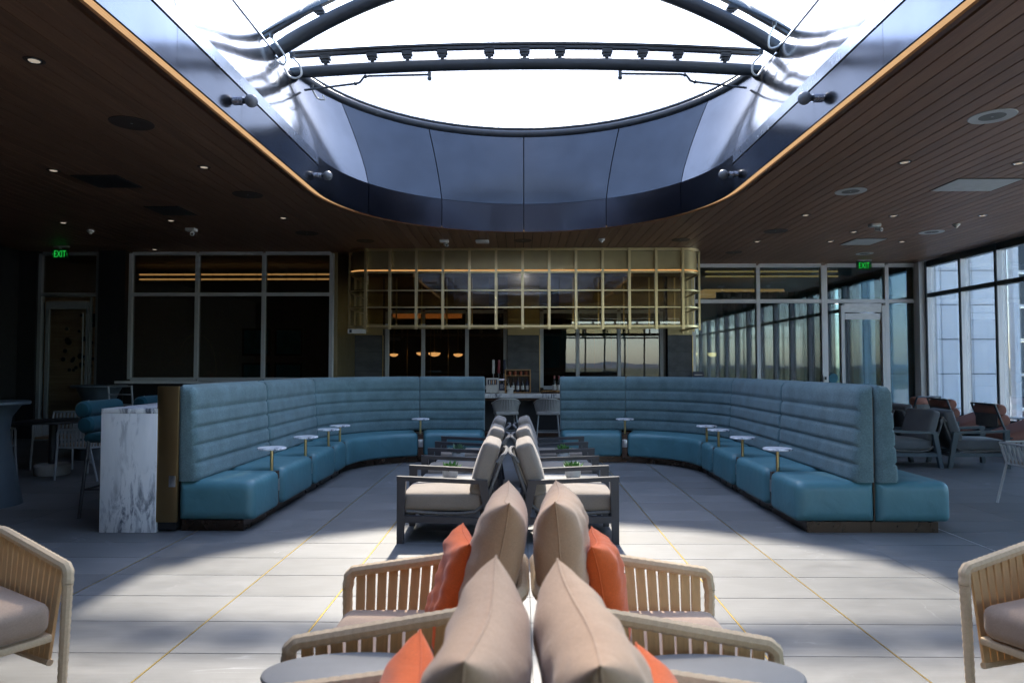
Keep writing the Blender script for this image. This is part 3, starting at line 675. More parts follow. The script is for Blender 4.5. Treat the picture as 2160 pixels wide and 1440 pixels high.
# ------------------------------------------------------------------ inner room behind the glass
def struct(name, x0, x1, y0, y1, z0, z1, mat): return tag(MB().box(x0, x1, y0, y1, z0, z1).build(name, mat, None, False), kind="structure")
struct("inner_floor", -10.6, 9.5, 16.2, 27, -.3, -.01, 'innerwood'); struct("inner_ceiling", -10.6, 9.5, 16.2, 27, 4.0, 4.2, 'inner')
struct("inner_wall_rear", -10.6, 9.5, 26.9, 27.1, 0, 4, 'inner'); struct("inner_wall_left", -10.7, -10.5, 14.3, 27, 0, 4, 'inner')
iw = thing("inner_window_wall", "row of tall inner windows seen through the right glass front", "window wall", (9.4, 16.2, 0))
for k in range(8): ubox('bluegun', iw, "mullion", (0, .15 + k * 1.5, 2.0), (.2, .3, 4.0))
ubox('bluegun', iw, "transom", (0, 5.3, 3.12), (.12, 10.6, .1)); ubox('bluegun', iw, "sill", (0, 5.3, .2), (.2, 10.6, .4)); ubox('bluegun', iw, "head", (0, 5.3, 3.9), (.2, 10.6, .2))
for k in range(7): ubox('winglass', iw, "pane", (.02, .9 + k * 1.5, 1.75), (.012, 1.2, 2.6)); ubox('winglass', iw, "upper_pane", (.02, .9 + k * 1.5, 3.48), (.012, 1.2, .62))
def strip(x0, x1, y, z, label, mat='led2', h=.035, d=.05):
    t = thing("light_strip", label, "light strip", (x0, y, z), 0, "light strips in the inner room"); k = max(1, round((x1 - x0) / .36)); p = (x1 - x0) / k
    for i in range(k): ubox(mat, t, "segment", (p * (i + .5), 0, 0), (p - (.03 if h < .1 else .004), d, h))
strip(-9.6, -4.75, 17.0, 3.80, "upper amber light line behind the left windows"); strip(-9.6, -4.75, 17.0, 3.68, "lower amber light line behind the left windows")
strip(4.6, 7.9, 17.0, 3.85, "upper amber light line behind the right glass front"); strip(4.6, 7.9, 17.0, 3.73, "lower amber light line behind the right glass front")
strip(-3.7, -1.75, 20, 3.0, "orange glowing cove behind the left part of the bar", 'led_dim', .16, .6); strip(5.3, 7.6, 20, 3.62, "orange glowing cove behind the right glass front", 'led_dim', .2, .6)
wb = thing("inner_bench", "tan long bench seat inside behind the bar glass", "bench", (0, 19.2, 0)); MB().rbox(8, .7, .45, .08).build("seat", 'walnut', wb).location = (0, 0, .5); MB().rbox(8, .2, .6, .08).build("backrest", 'walnut', wb).location = (0, .4, .95)
ba = thing("blue_mural", "blue patterned mural panels on the wall behind the bar", "wall art", (1.9, 22, 0))
for k in range(5): ubox('blue_art', ba, "panel", (-.9 + k * .55, 0, 2.0 + .1 * (k % 2)), (.52, .04, 1.1))
for k in range(2):
    f = thing("framed_picture", ["dark framed picture pair in the left windows, upper", "dark framed picture pair in the left windows, lower"][k], "picture", (-7.2, 19.8, 2.2 - k * 1.0)); 
    for d in (0, 1): ubox('black', f, "frame", (d * .95 - .5, 0, 0), (.82, .05, .8)); ubox('blue_art', f, "canvas", (d * .95 - .5, -.03, 0), (.7, .02, .68))
def arc_lamp(x, y, z, r, label, sgn=1, h=.55):
    t = thing("arc_lamp", label, "lamp", (x + sgn * .75, y, 0), 0, "glowing bowl lamps in the inner room")
    pts = [(0, 0, 0), (0, 0, z - .1)] + [(-sgn * (.375 - .375 * math.cos(a)), 0, z - .1 + h + .375 * math.sin(a) - h * (1 - 1)) for a in [PI * i / 10 for i in range(11)]]
    pts = [(0, 0, 0), (0, 0, z + h)] + [(-sgn * (.375 - .375 * math.cos(PI * i / 10)), 0, z + h + .375 * math.sin(PI * i / 10)) for i in range(1, 11)] + [(-sgn * .75, 0, z + .02)]
    MB().tube(pts, .014, 6).build("stem", 'brass', t); MB().cyl((0, 0, 0), (0, 0, .03), .18, .18, 16).build("base", 'brass', t)
    MB().lathe([(1e-4, -r * .62)] + [(r * math.sin(a), -r * .62 * math.cos(a)) for a in [PI / 2 * i / 6 for i in range(1, 7)]] + [(1e-4, .012)], 18).build("bowl", 'lampglow', t).location = (-sgn * .75, 0, z + .01)
for i, (x, y, r_, lb, sg) in enumerate([(830, 747, .12, "small glowing bowl lamp seen beside the left slate pier", 1), (886, 744, .13, "glowing bowl lamp just left of the brightest one behind the bar", 1), (913, 744, .17, "largest glowing bowl lamp behind the left bar window", -1), (966, 747, .13, "glowing bowl lamp right of the largest one behind the bar", -1),
    (1465, 745, .12, "glowing bowl lamp nearest the right slate pier", 1), (1508, 745, .15, "arched bowl lamp, left of the close pair in the right glass front", 1), (1537, 741, .16, "arched bowl lamp, right of the close pair in the right glass front", 1), (1637, 736, .16, "single bowl lamp at the middle mullion of the right glass front", -1)]):
    Y = 18.6; xx, zz = px(x, y, Y); arc_lamp(xx, Y + .15 * (i % 3), zz, r_, lb, sg)
cu = MB(); cp = []
for zz in (0.0, 3.4): cp.append([(5.0 + i * .02 , 17.5 + .06 * math.sin(i * .55) + .02 * math.sin(i * 1.3), zz) for i in range(150)])
cu.grid(cp); q = cu.build("curtain", 'curtain'); tag(q, "dark teal pleated curtain inside the right glass front", "curtain")

# ------------------------------------------------------------------ bar: piers, rear glazing, bulkhead
def pier(x0, x1, y, label, ztop=2.22):
    t = thing("slate_pier", label, "pier", ((x0 + x1) / 2, y, 0)); w_ = x1 - x0
    ubox('dark', t, "core", (0, .15, 1.95), (w_ - .02, .26, 3.9))
    z = 0
    while z < ztop - .05:
        h = min(.46, ztop - z); ubox('slate', t, "slab", (0, 0, z + h / 2), (w_, .05, h - .006)); z += .46
    ubox('brass_panel', t, "brass_panel", (0, -.01, (ztop + 3.9) / 2), (w_, .05, 3.9 - ztop - .01)); ubox('brass', t, "trim", (w_ / 2 + .008, -.01, ztop / 2), (.014, .06, ztop))
pier(-4.30, -3.22, 15.9, "wide dark slate pier left of the bar"); pier(-.30, .44, 15.9, "narrow slate pier in the middle behind the bar"); pier(3.42, 3.98, 15.9, "narrow slate pier at the right end of the bar")
glazed("bar_window", "grey framed dark glazing behind the left half of the bar", 16.06, [-3.14, -2.29, -1.26, -.36], [1.0, 2.78], 'alu', 'brownglass', True, .08)
glazed("bar_window", "grey framed dark glazing behind the right half of the bar", 16.06, [.50, 1.34, 2.31, 3.30], [1.0, 2.78], 'alu', 'brownglass', True, .08)
t = thing("brass_bulkhead", "antique brass panelled band above the bar windows", "bulkhead", (0, 16.0, 2.83))
for k in range(8):
    xa = -3.2 + k * .82
    if not (-.35 < xa + .41 < .5): ubox('brass_dark', t, "panel", (xa + .41, 0, .53), (.81, .05, 1.05))
wall("bar_back_wall", "dark low wall under the bar windows", -4.3, 4.0, 16.02, 16.2, 0, .95, 'wall_dark')
wall("brass_return_wall", "antique brass side wall left of the bar", -3.95, -3.86, 14.32, 15.85, 0, 3.9, 'brass_panel')
bar = thing("bar_counter", "marble topped bar counter with dark front and walnut edge", "bar", (0, 14.8, 0))
MB().rbox(7.2, .85, .09, .008, None, 2).build("countertop", 'marble_bar', bar).location = (0, 0, .875)
ubox('walnut', bar, "edge_band", (0, .02, .80), (7.1, .76, .055)); ubox('black', bar, "front_panel", (0, .22, .43), (7.0, .3, .68)); ubox('walnut', bar, "base", (0, .1, .04), (7.0, .5, .08))
# canopy
cano = thing("brass_bar_canopy", "brass grid canopy with glass shelves hanging over the bar", "canopy", (0, 13.9, 2.3))
XL, XR, RC = -3.60, 3.74, .42
def upath(inset=0.0, n=8, yb=2.0):
    a, b, r_ = XL + inset, XR - inset, RC - inset; p = [(a, yb)]
    p += [(a + RC - inset - (RC - inset) * math.cos(PI / 2 * i / n), inset + (RC - inset) - (RC - inset) * math.sin(PI / 2 * i / n)) for i in range(n + 1)]
    p += [(b - r_ + r_ * math.sin(PI / 2 * i / n), inset + r_ - r_ * math.cos(PI / 2 * i / n)) for i in range(n + 1)]; p.append((b, yb)); return p
def usweep(z0, z1, inset, th, yb=2.0):
    o = upath(inset, yb=yb); i_ = upath(inset + th, yb=yb); n = len(o); vs = [(x, y, z) for z in (z0, z1) for lst in (o, i_) for x, y in lst]; fs = []
    for k in range(n - 1): fs += [(k, k + 1, n + k + 1, n + k), (2 * n + k, 3 * n + k, 3 * n + k + 1, 2 * n + k + 1), (k, 2 * n + k, 2 * n + k + 1, k + 1), (n + k, n + k + 1, 3 * n + k + 1, 3 * n + k)]
    fs += [(0, n, 3 * n, 2 * n), (n - 1, 3 * n - 1, 4 * n - 1, 2 * n - 1)]; return MB().add(vs, fs)
zb = 2.3
for nm, z0, z1, ins, th, mt in (("top_rail", 3.865, 3.915, 0, .03, 'brass_post'), ("brass_band", 3.482, 3.86, .045, .01, 'brass_panel'), ("band_rail", 3.405, 3.445, 0, .035, 'brass_post'), ("shelf_rail", 3.035, 3.06, 0, .03, 'brass_post'), ("shelf_rail", 2.69, 2.715, 0, .03, 'brass_post'), ("bottom_rail", 2.30, 2.335, 0, .035, 'brass_post'), ("light_line", 3.45, 3.474, .02, .02, 'led2')):
    usweep(z0 - zb, z1 - zb, ins, th, 2.0 if nm != "light_line" else .5).build(nm, mt, cano)
for i in range(13):
    xx = px(821 + i * 56.3, 0, 13.9)[0] if i < 12 else None
    if xx is None: continue
    o = ubox('brass_post', cano, "post", (xx, -.02, .78), (.052, .055, 1.66))
    ubox('brass_post', cano, "rear_post", (xx, .75, .55), (.03, .03, 1.1))
ubox('brass_post', cano, "post", (-3.17, -.02, .78), (.052, .055, 1.66))
for sx, xx in ((-1, XL), (1, XR)):
    for yy in (.45, .95, 1.45, 1.9): ubox('brass_post', cano, "post", (xx + sx * .015, yy, .78), (.04, .034, 1.66))
for z in (3.062, 2.717): 
    p = upath(.04, yb=.8); o = MB().prism(p, z - zb, z - zb + .012).build("glass_shelf", 'shelfglass', cano)
for i in range(13):
    xa = -3.17 if i == 0 else px(821 + (i - 1) * 56.3, 0, 13.9)[0]; xb = px(821 + i * 56.3, 0, 13.9)[0] if i < 12 else 3.32
    if xb - xa > .1: ubox('canoglass', cano, "glass_panel", ((xa + xb) / 2, .045, .585), (xb - xa - .06, .008, 1.04))
ubox('brass_panel', cano, "rear_rail", (.07, .75, .02), (7.2, .04, .035)); ubox('brass_panel', cano, "soffit", (.07, .42, 1.13), (7.2, .7, .015))
t = thing("canopy_light", "white linear light under the left end of the brass canopy", "light", (-3.2, 14.05, 2.22)); ubox('white', t, "housing", (-.18, 0, 0), (.36, .1, .09)); ubox('black', t, "end_cap", (-.3, -.052, 0), (.05, .006, .06))

# bar items
def bottle(x, y, z, h, r_, label, mat='bottle', cap='black', lab=True):
    t = thing("bottle", label, "bottle", (x, y, z), 0, "bottles on the bar")
    MB().lathe([(r_ * .9, 0), (r_, .01), (r_, h * .58), (r_ * .85, h * .66), (r_ * .38, h * .76), (r_ * .34, h * .9)], 14).build("glass_body", mat, t)
    MB().lathe([(r_ * .42, h * .82), (r_ * .42, h), (r_ * .1, h + .002)], 10).build("cap", cap, t)
    if lab: MB().lathe([(r_ + .001, h * .16), (r_ + .0012, h * .46)], 14).build("paper_label", 'label', t)
rk = thing("bottle_rack", "wooden display rack with shelf on the bar", "rack", (-.06, 14.88, .92))
for xx in (-.27, .27): ubox('food', rk, "side_board", (xx, 0, .25), (.022, .2, .5))
ubox('food', rk, "top_board", (0, 0, .50), (.56, .2, .02)); ubox('food', rk, "shelf", (0, 0, .375), (.518, .19, .016)); ubox('walnut', rk, "back_board", (0, .095, .25), (.518, .012, .47)); ubox('food', rk, "bottom_board", (0, 0, .012), (.518, .19, .02))
for k in range(4): q = MB().lathe([(.035, 0), (.042, .05), (.03, .09)], 12).build("cup", 'copper', rk); q.location = (-.18 + k * .12, -.02, .385)
for k, (lb, mt) in enumerate([("dark bottle at the left end of the display rack", 'bottle'), ("second bottle from the left in the display rack", 'bottle'), ("middle bottle in the display rack", 'navy'), ("fourth bottle from the left in the display rack", 'bottle'), ("bluish bottle at the right end of the display rack", 'navy')]): bottle(-.27 + k * .104 + .0, 14.83, .943, .30, .036, lb, mt, 'black')
for k, lb in enumerate(["red capped wine bottle, left of three on the back bar", "red capped wine bottle, middle of three on the back bar", "red capped wine bottle, right of three on the back bar"]): bottle(.74 + k * .098, 15.0, .92, .37, .041, lb, 'bottle', 'bottle_red')
tp = thing("beer_tap_tower", "chrome beer tap tower with three tall handles", "beer tap", (-.47, 14.95, .92))
MB().cyl((0, 0, 0), (0, 0, .26), .035).build("column", 'chrome', tp); MB().tube([(-.16, 0, .28), (.16, 0, .28)], .04, 12).build("crossbar", 'chrome', tp)
for k, mt in enumerate(('label', 'bottle_red', 'navy')):
    f = MB().cyl((-.12 + k * .12, -.02, .32), (-.12 + k * .12, -.05, .42), .01, None, 8).build("faucet_stem", 'chrome', tp); MB().rbox(.055, .03, .30, .012).build("handle", mt, tp).location = (-.12 + k * .12, -.05, .57); MB().tube([(-.12 + k * .12, -.04, .28), (-.12 + k * .12, -.11, .25), (-.12 + k * .12, -.12, .17)], .011, 8).build("spout", 'chrome', tp)
def textmesh(name, body, size, mat, parent, loc, rot, ext=.001, align='CENTER', scale=(1, 1, 1)):
    c = bpy.data.curves.new(name, 'FONT'); c.body = body; c.size = size; c.extrude = ext; c.align_x = align; c.align_y = 'CENTER'; tmp = bpy.data.objects.new(name + "_tmp", c); COL.objects.link(tmp)
    dg = bpy.context.evaluated_depsgraph_get(); dg.update(); me = bpy.data.meshes.new_from_object(tmp.evaluated_get(dg)); bpy.data.objects.remove(tmp); me.materials.clear(); me.materials.append(M[mat])
    o = link(name, me, parent); o.location = loc; o.rotation_euler = rot; o.scale = scale; return o
mn = thing("menu_stand", "white printed menu card in a clear stand on the bar", "menu", (-.60, 14.62, .92)); ubox('label', mn, "card", (0, 0, .17), (.27, .012, .32), (R(-8), 0, 0)); ubox('shelfglass', mn, "holder_base", (0, 0, .008), (.28, .09, .014))
ubox('navy', mn, "picture_print", (0, -.022, .24), (.20, .004, .11), (R(-8), 0, 0))
for k in range(4): ubox('food' if k % 2 else 'label', mn, "bottle_print", (-.06 + k * .04, -.027, .24), (.018, .003, .09), (R(-8), 0, 0))
for k in range(5): ubox('navy', mn, "text_line", (0, -.006 , .05 + k * .02), (.2 - .02 * (k % 3), .004, .006), (R(-8), 0, 0))
nv = thing("table_card", "small navy card stood beside the white menu", "card", (-.40, 14.60, .92)); ubox('navy', nv, "card", (0, 0, .11), (.11, .01, .21), (R(-6), 0, 0)); ubox('label', nv, "base", (0, -.01, .03), (.12, .04, .06))
for k in range(3): ubox('label', nv, "text_line", (0, -.008, .12 + k * .025), (.07, .003, .006), (R(-6), 0, 0))
nb = thing("napkin_box", "small white napkin box in front of the bottle rack", "box", (-.22, 14.58, .92)); MB().rbox(.13, .1, .11, .006).build("body", 'label', nb).location = (0, 0, .055); ubox('white', nb, "napkins", (0, 0, .115), (.1, .075, .02))
ty = thing("bread_tray", "wooden tray of tan snacks on the right of the bar", "tray", (.66, 14.62, .92)); ubox('walnut', ty, "board", (0, 0, .012), (.46, .2, .02)); random.seed(5)
for k in range(9): q = MB().sphere((0, 0, 0), .035, 10, 6, .6).build("snack", 'food', ty); q.location = (-.18 + k * .045, random.uniform(-.05, .05), .045); q.rotation_euler = (0, 0, k); q.scale = (1.3, .8, 1)
sg = thing("counter_sign", "small dark printed sign near the right slate pier", "sign", (4.02, 15.5, 0)); ubox('navy', sg, "board", (0, 0, 1.27), (.24, .02, .22)); ubox('steel', sg, "stand", (0, .01, .58), (.03, .02, 1.16)); ubox('steel', sg, "foot", (0, 0, .01), (.24, .2, .02))
ubox('label', sg, "text_line", (0, -.012, 1.305), (.18, .004, .022)); ubox('label', sg, "text_line", (0, -.012, 1.25), (.16, .004, .007)); ubox('label', sg, "text_line", (0, -.012, 1.225), (.12, .004, .007))

# ------------------------------------------------------------------ banquettes
class Path:
    def __init__(s, mirror):
        s.m = mirror
        s.L1, s.arc, s.L2 = 3.4, 1.79 * PI / 2, .75
    def at(s, t, d):
        if t <= s.L1: x, y = -3.13 + d, 6.2 + t
        elif t <= s.L1 + s.arc:
            a = PI - (t - s.L1) / 1.79; rr = 1.79 - d; x, y = -1.34 + rr * math.cos(a), 9.6 + rr * math.sin(a)
        else: x, y = -1.34 + (t - s.L1 - s.arc), 11.39 - d
        return (.06 - x if s.m else x), y
def round_profile(pts, r_, n=4):
    """round every corner of a closed polygon"""
    out = []; m = len(pts)
    for i in range(m):
        p0, p, p1 = Vector(pts[i - 1]), Vector(pts[i]), Vector(pts[(i + 1) % m]); a = (p0 - p); b = (p1 - p); rr = min(r_ if isinstance(r_, (int, float)) else r_[i], a.length * .48, b.length * .48)
        if rr < 1e-4: out.append(tuple(p)); continue
        q0 = p + a.normalized() * rr; q1 = p + b.normalized() * rr
        for k in range(n + 1):
            t = k / n; out.append(tuple(q0 * (1 - t) ** 2 + p * 2 * t * (1 - t) + q1 * t * t))
    return out
def sweep(path, prof, t0, t1, endr, step=.12, fixed_base=None):
    cx = sum(p[0] for p in prof) / len(prof); cz = sum(p[1] for p in prof) / len(prof)
    ds = max(p[0] for p in prof) - min(p[0] for p in prof); zs = max(p[1] for p in prof) - min(p[1] for p in prof); zmin = min(p[1] for p in prof); cxm = (max(p[0] for p in prof) + min(p[0] for p in prof)) / 2; czm = zmin + zs / 2
    st = []; ne = 5
    if endr > 0:
        for k in range(ne): th = PI / 2 * k / ne; st.append((t0 + endr * (1 - math.sin(th)) * 1.0, endr * (1 - math.cos(PI / 2 - th)) if False else 0))
    ts = []
    if endr > 0:
        for k in range(ne + 1): th = PI / 2 * k / ne; ts.append((t0 + endr * (1 - math.cos(th)), endr * (1 - math.sin(th))))
        nm = max(2, int((t1 - t0 - 2 * endr) / step))
        for k in range(1, nm): ts.append((t0 + endr + (t1 - t0 - 2 * endr) * k / nm, 0))
        for k in range(ne, -1, -1): th = PI / 2 * k / ne; ts.append((t1 - endr * (1 - math.cos(th)), endr * (1 - math.sin(th))))
    else:
        nm = max(2, int((t1 - t0) / step)); ts = [(t0 + (t1 - t0) * k / nm, 0) for k in range(nm + 1)]
    vs = []; fs = []; n = len(prof)
    for t, off in ts:
        fx = 1 - 2 * off / ds; fz = 1 - 2 * off / zs
        for d, z in prof:
            dd = cxm + (d - cxm) * fx; zz = czm + (z - czm) * fz
            if fixed_base is not None: zz = zmin + (z - zmin) * (1 - off / zs)
            x, y = path.at(t, dd); vs.append((x, y, zz))
    for i in range(len(ts) - 1):
        for k in range(n): fs.append((i * n + k, i * n + (k + 1) % n, (i + 1) * n + (k + 1) % n, (i + 1) * n + k))
    fs.append(tuple(range(n))); fs.append(tuple((len(ts) - 1) * n + k for k in range(n)))
    return MB().add(vs, fs)
def seat_prof(d0, d1): return round_profile([(d0, .10), (d1, .10), (d1 - .0, .462), (d0, .462)], [.02, .045, .085, .03], 5)
def back_prof(sgn=1):
    zt = [.455, .62, .78, .94, 1.10, 1.325]; f = lambda z: .195 - .06 * (z - .455) / .87
    pts = [(0.0, .455)]
    for k in range(5):
        za, zb_ = zt[k], zt[k + 1]; n = 7
        for i in range(n + 1):
            u = i / n; bul = .012 * (1 - (2 * u - 1) ** 6); z = za + (zb_ - za) * u
            if k == 4 and u > .6: q = (u - .6) / .4; pts.append((f(z) + bul - .095 * q ** 2.6, za + (zb_ - za) * (.6 + .4 * math.sin(q * PI / 2)))); continue
            pts.append((f(z) + (bul if i not in (0, n) else -.010), z + (.002 if i == 0 else 0)))
    pts += [(.03, 1.33), (0.0, 1.31)]
    return [(sgn * a, b) for a, b in pts]
def outlet(parent, pos, ang, w_=.07, h=.115):
    o = MB().rbox(w_, .008, h, .003, None, 2).build("outlet_plate", 'plate', parent); o.location = pos; o.rotation_euler = (0, 0, ang)
    return o
def banquette(mirror, label):
    P = Path(mirror); sg = -1 if mirror else 1
    t = thing("banquette", label, "banquette", (P.at(3.4, .4)[0], P.at(3.4, .4)[1], 0)); base = Vector(t.location)
    def put(o): o.parent = t; o.location = -base; return o
    gaps = [.75, 1.84, 2.80, 3.37, 5.856]; gw = .045
    st = [(0, .75 - gw)] + [(gaps[i] + gw, gaps[i + 1] - gw) for i in range(4)] + [(gaps[4] + gw + .02, 6.96)]
    st[3] = (gaps[2] + gw, gaps[3] - gw); st[4] = (gaps[3] + gw, gaps[4] - gw - .02)
    for a, b in st: put(sweep(P, seat_prof(.004 if mirror else .01, .71), a, b, .075 if a > 0 else .085).build("seat_cushion", 'teal_lea'))
    for a, b in ((0, 1.82), (1.822, 3.65), (3.652, 5.86), (5.862, 6.96)): put(sweep(P, back_prof(), a, b, .03 if a else .06, .10, True).build("back_cushion", 'teal_fab', None, True, 0.9))
    put(sweep(P, round_profile([(.03, 0), (.60, 0), (.60, .097), (.03, .097)], .001, 1), .06, 6.93, .0, .15).build("plinth", 'plinth'))
    if not mirror:
        put(sweep(P, [(-.165, .02), (-.003, .02), (-.003, 1.30), (-.165, 1.30)], .012, 6.95, 0, .15).build("core_wall", 'black'))
        e = put(MB().rbox(.196, .03, 1.225, .004, None, 2).build("end_panel", 'bronze')); e.location = Vector((-3.203, 6.193, .705)) - base; outlet(t, Vector((-3.15, 6.174, .46)) - base, 0, .06, .10)
    else:
        put(sweep(P, [(-.012, .10), (-.002, .10), (-.002, 1.22), (-.012, 1.22)], .06, 6.95, 0, .15).build("core_wall", 'plinth'))
        for a, b in ((0, 1.1), (1.104, 2.2), (2.204, 3.3)): put(sweep(P, [(-.014 - q[0], q[1]) for q in seat_prof(.0, .66)], a, b, .075).build("seat_cushion", 'teal_lea'))
        for a, b in ((0, 1.65), (1.652, 3.3)): put(sweep(P, [(-.014 + q[0], q[1]) for q in back_prof(-1)], a, b, .03 if a else .06, .10, True).build("back_cushion", 'teal_fab', None, True, 0.9))
        put(sweep(P, round_profile([(-.58, 0), (.02, 0), (.02, .096), (-.58, .096)], .001, 1), .065, 3.2, .0, .15).build("plinth", 'plinth'))
    for i, g in enumerate(gaps):
        wv = gw * .55 if i < 4 else gw + .02
        dv = put(sweep(P, [(.20, .1), (.668 if i < 4 else .675, .1), (.668 if i < 4 else .675, .438), (.20, .438)], g - wv, g + wv, 0, .05).build("divider", 'walnut'))
        x1, y1 = P.at(g, .674 if i < 4 else .68); x0, y0 = P.at(g, .6); ang = math.atan2(y1 - y0, x1 - x0) + PI / 2
        outlet(t, Vector((x1, y1, .30)) - base, ang, .04 if i < 4 else .075, .12)
        x1, y1 = P.at(g, .60 if i < 4 else .56)
        tt = MB().lathe([(.132, 0), (.142, .004), (.142, .016), (.136, .021)], 28).build("pole_table", 'marble', t); tt.location = Vector((x1, y1, .655)) - base
        MB().cyl((0, 0, -.215), (0, 0, 0), .0165, None, 14).build("pole", 'brass', tt)
    if mirror:
        tt = MB().lathe([(.132, 0), (.142, .004), (.142, .016), (.136, .021)], 28).build("pole_table", 'marble', t); x1, y1 = P.at(1.1, -.36); tt.location = Vector((x1, y1, .655)) - base; MB().cyl((0, 0, -.195), (0, 0, 0), .0165, None, 14).build("pole", 'brass', tt)
    return t
banquette(False, "left curved teal banquette with channelled back and bronze end panel")
banquette(True, "right curved teal banquette with seats on both sides")

mc = thing("marble_counter", "white marble waterfall counter behind the left banquette", "counter", (-3.55, 6.17, 0))
MB().rbox(.512, .05, 1.07, .004, None, 2).build("end_slab", 'marble', mc).location = (0, .025, .535); MB().rbox(.512, 3.3, .045, .004, None, 2).build("top_slab", 'marble', mc).location = (0, 1.65, 1.0935)
ubox('black', mc, "back_panel", (.22, 1.68, .55), (.04, 3.2, 1.06))

# ------------------------------------------------------------------ lounge armchairs
def lounge_chair(label, frame='gun', cush='lounge_cush', rope='rope_grey'):
    t = thing("lounge_armchair", label, "armchair"); Wd = .70; fy = -.45
    for s in (-1, 1):
        x = s * (Wd / 2 - .025)
        MB().add([(x + dx, y, z) for dx in (-.025, .025) for (y, z) in ((fy, 0), (fy + .055, 0), (fy + .075, .54), (fy, .565))], [(0, 1, 2, 3), (4, 7, 6, 5), (0, 4, 5, 1), (1, 5, 6, 2), (2, 6, 7, 3), (3, 7, 4, 0)]).build("front_leg", frame, t, False)
        MB().add([(x + dx, y, z) for dx in (-.025, .025) for (y, z) in ((.40, 0), (.345, 0), (.245, .50), (.315, .53))], [(0, 1, 2, 3), (4, 7, 6, 5), (0, 4, 5, 1), (1, 5, 6, 2), (2, 6, 7, 3), (3, 7, 4, 0)]).build("rear_leg", frame, t, False)
        MB().add([(x + dx, y, z) for dx in (-.027, .027) for (y, z) in ((fy - .002, .567), (fy - .002, .530), (.316, .498), (.316, .533))], [(0, 1, 2, 3), (4, 7, 6, 5), (0, 4, 5, 1), (1, 5, 6, 2), (2, 6, 7, 3), (3, 7, 4, 0)]).build("arm", frame, t, False)
        MB().bar((x, fy + .06, .205), (x, .36, .19), .045, .055).build("side_rail", frame, t, False)
    MB().bar((-Wd / 2 + .05, fy + .03, .205), (Wd / 2 - .05, fy + .03, .205), .04, .05).build("front_rail", frame, t, False)
    MB().bar((-Wd / 2 + .05, .34, .19), (Wd / 2 - .05, .34, .19), .04, .05).build("rear_rail", frame, t, False)
    prof = [(-.38, .262), (-.1, .245), (.08, .243), (.21, .258), (.29, .32), (.335, .42), (.41, .62), (.445, .735)]
    sm = []
    for i in range(len(prof) - 1):
        for k in range(3): u = k / 3; sm.append((prof[i][0] * (1 - u) + prof[i + 1][0] * u, prof[i][1] * (1 - u) + prof[i + 1][1] * u))
    sm.append(prof[-1]); hw = Wd / 2 - .055
    sh = MB()
    for th_ in (0, 1):
        pts = []
        for k, (y, z) in enumerate(sm):
            y2, z2 = sm[min(k + 1, len(sm) - 1)]; y1, z1 = sm[max(k - 1, 0)]; d = Vector((y2 - y1, z2 - z1)).normalized(); n_ = Vector((d.y, -d.x)) * .016 * th_
            pts.append([(xx, y + n_.x, z + n_.y) for xx in (-hw, -hw * .5, 0, hw * .5, hw)])
        sh.grid(pts)
    sh.build("rope_shell", rope, t)
    for s in (-1, 1): MB().tube([(s * hw, y, z) for y, z in sm] , .014, 8).build("shell_tube", rope, t)
    pts = [(hw * math.cos(a), .445 + (.03 * math.sin(a)), .735 + .012 * math.sin(a)) for a in [PI * i / 14 for i in range(15)]]
    pts = [(hw, .40, .675)] + pts + [(-hw, .40, .675)]
    MB().tube(pts, .017, 8).build("top_rail", rope, t)
    MB().rbox(.60, .70, .15, .042, None, 4, .02).build("seat_cushion", cush, t).location = (0, -.075, .338)
    b = MB().rbox(.60, .47, .15, .045, None, 4, .025).build("back_cushion", cush, t); b.location = (0, .292, .615); b.rotation_euler = (R(-72 + 180), 0, 0); b.rotation_euler = (R(73), 0, 0)
    return t
lc = lounge_chair("taupe cushioned lounge armchair, nearest of the left row")
gl = "lounge armchairs back to back in the middle"
XL_, XR_ = -1.05 + .45, .83 - .45
lc.location = (XL_, 6.17, 0); lc.rotation_euler = (0, 0, R(-90)); lc["group"] = gl
for x, y, rz, lb in ((XL_, 7.53, -90, "taupe cushioned lounge armchair, middle of the left row"), (XL_ - .01, 8.85, -90, "taupe cushioned lounge armchair, farthest of the left row"),
    (XR_, 6.17, 90, "taupe cushioned lounge armchair, nearest of the right row"), (XR_, 7.53, 90, "taupe cushioned lounge armchair, middle of the right row"), (XR_ + .01, 8.85, 90, "taupe cushioned lounge armchair, farthest of the right row")):
    copy_tree(lc, lb, (x, y + random.uniform(-.012, .012), 0), R(rz + random.uniform(-2.2, 2.2)), gl)
lc2 = lounge_chair("charcoal lounge armchair facing left beside the right banquette end", 'bluegun', 'lounge_dark'); lc2.location = (5.80, 10.5, 0); lc2.rotation_euler = (0, 0, R(-84)); g2 = "charcoal lounge armchairs near the right windows"; lc2["group"] = g2
for x, y, rz, lb in ((6.74, 10.5, 84, "charcoal lounge armchair facing the windows, back to back with another"), (5.95, 12.1, -95, "charcoal lounge armchair mostly hidden behind the right banquette"), (6.95, 12.0, 88, "charcoal lounge armchair behind the window facing one")): copy_tree(lc2, lb, (x, y, 0), R(rz), g2)

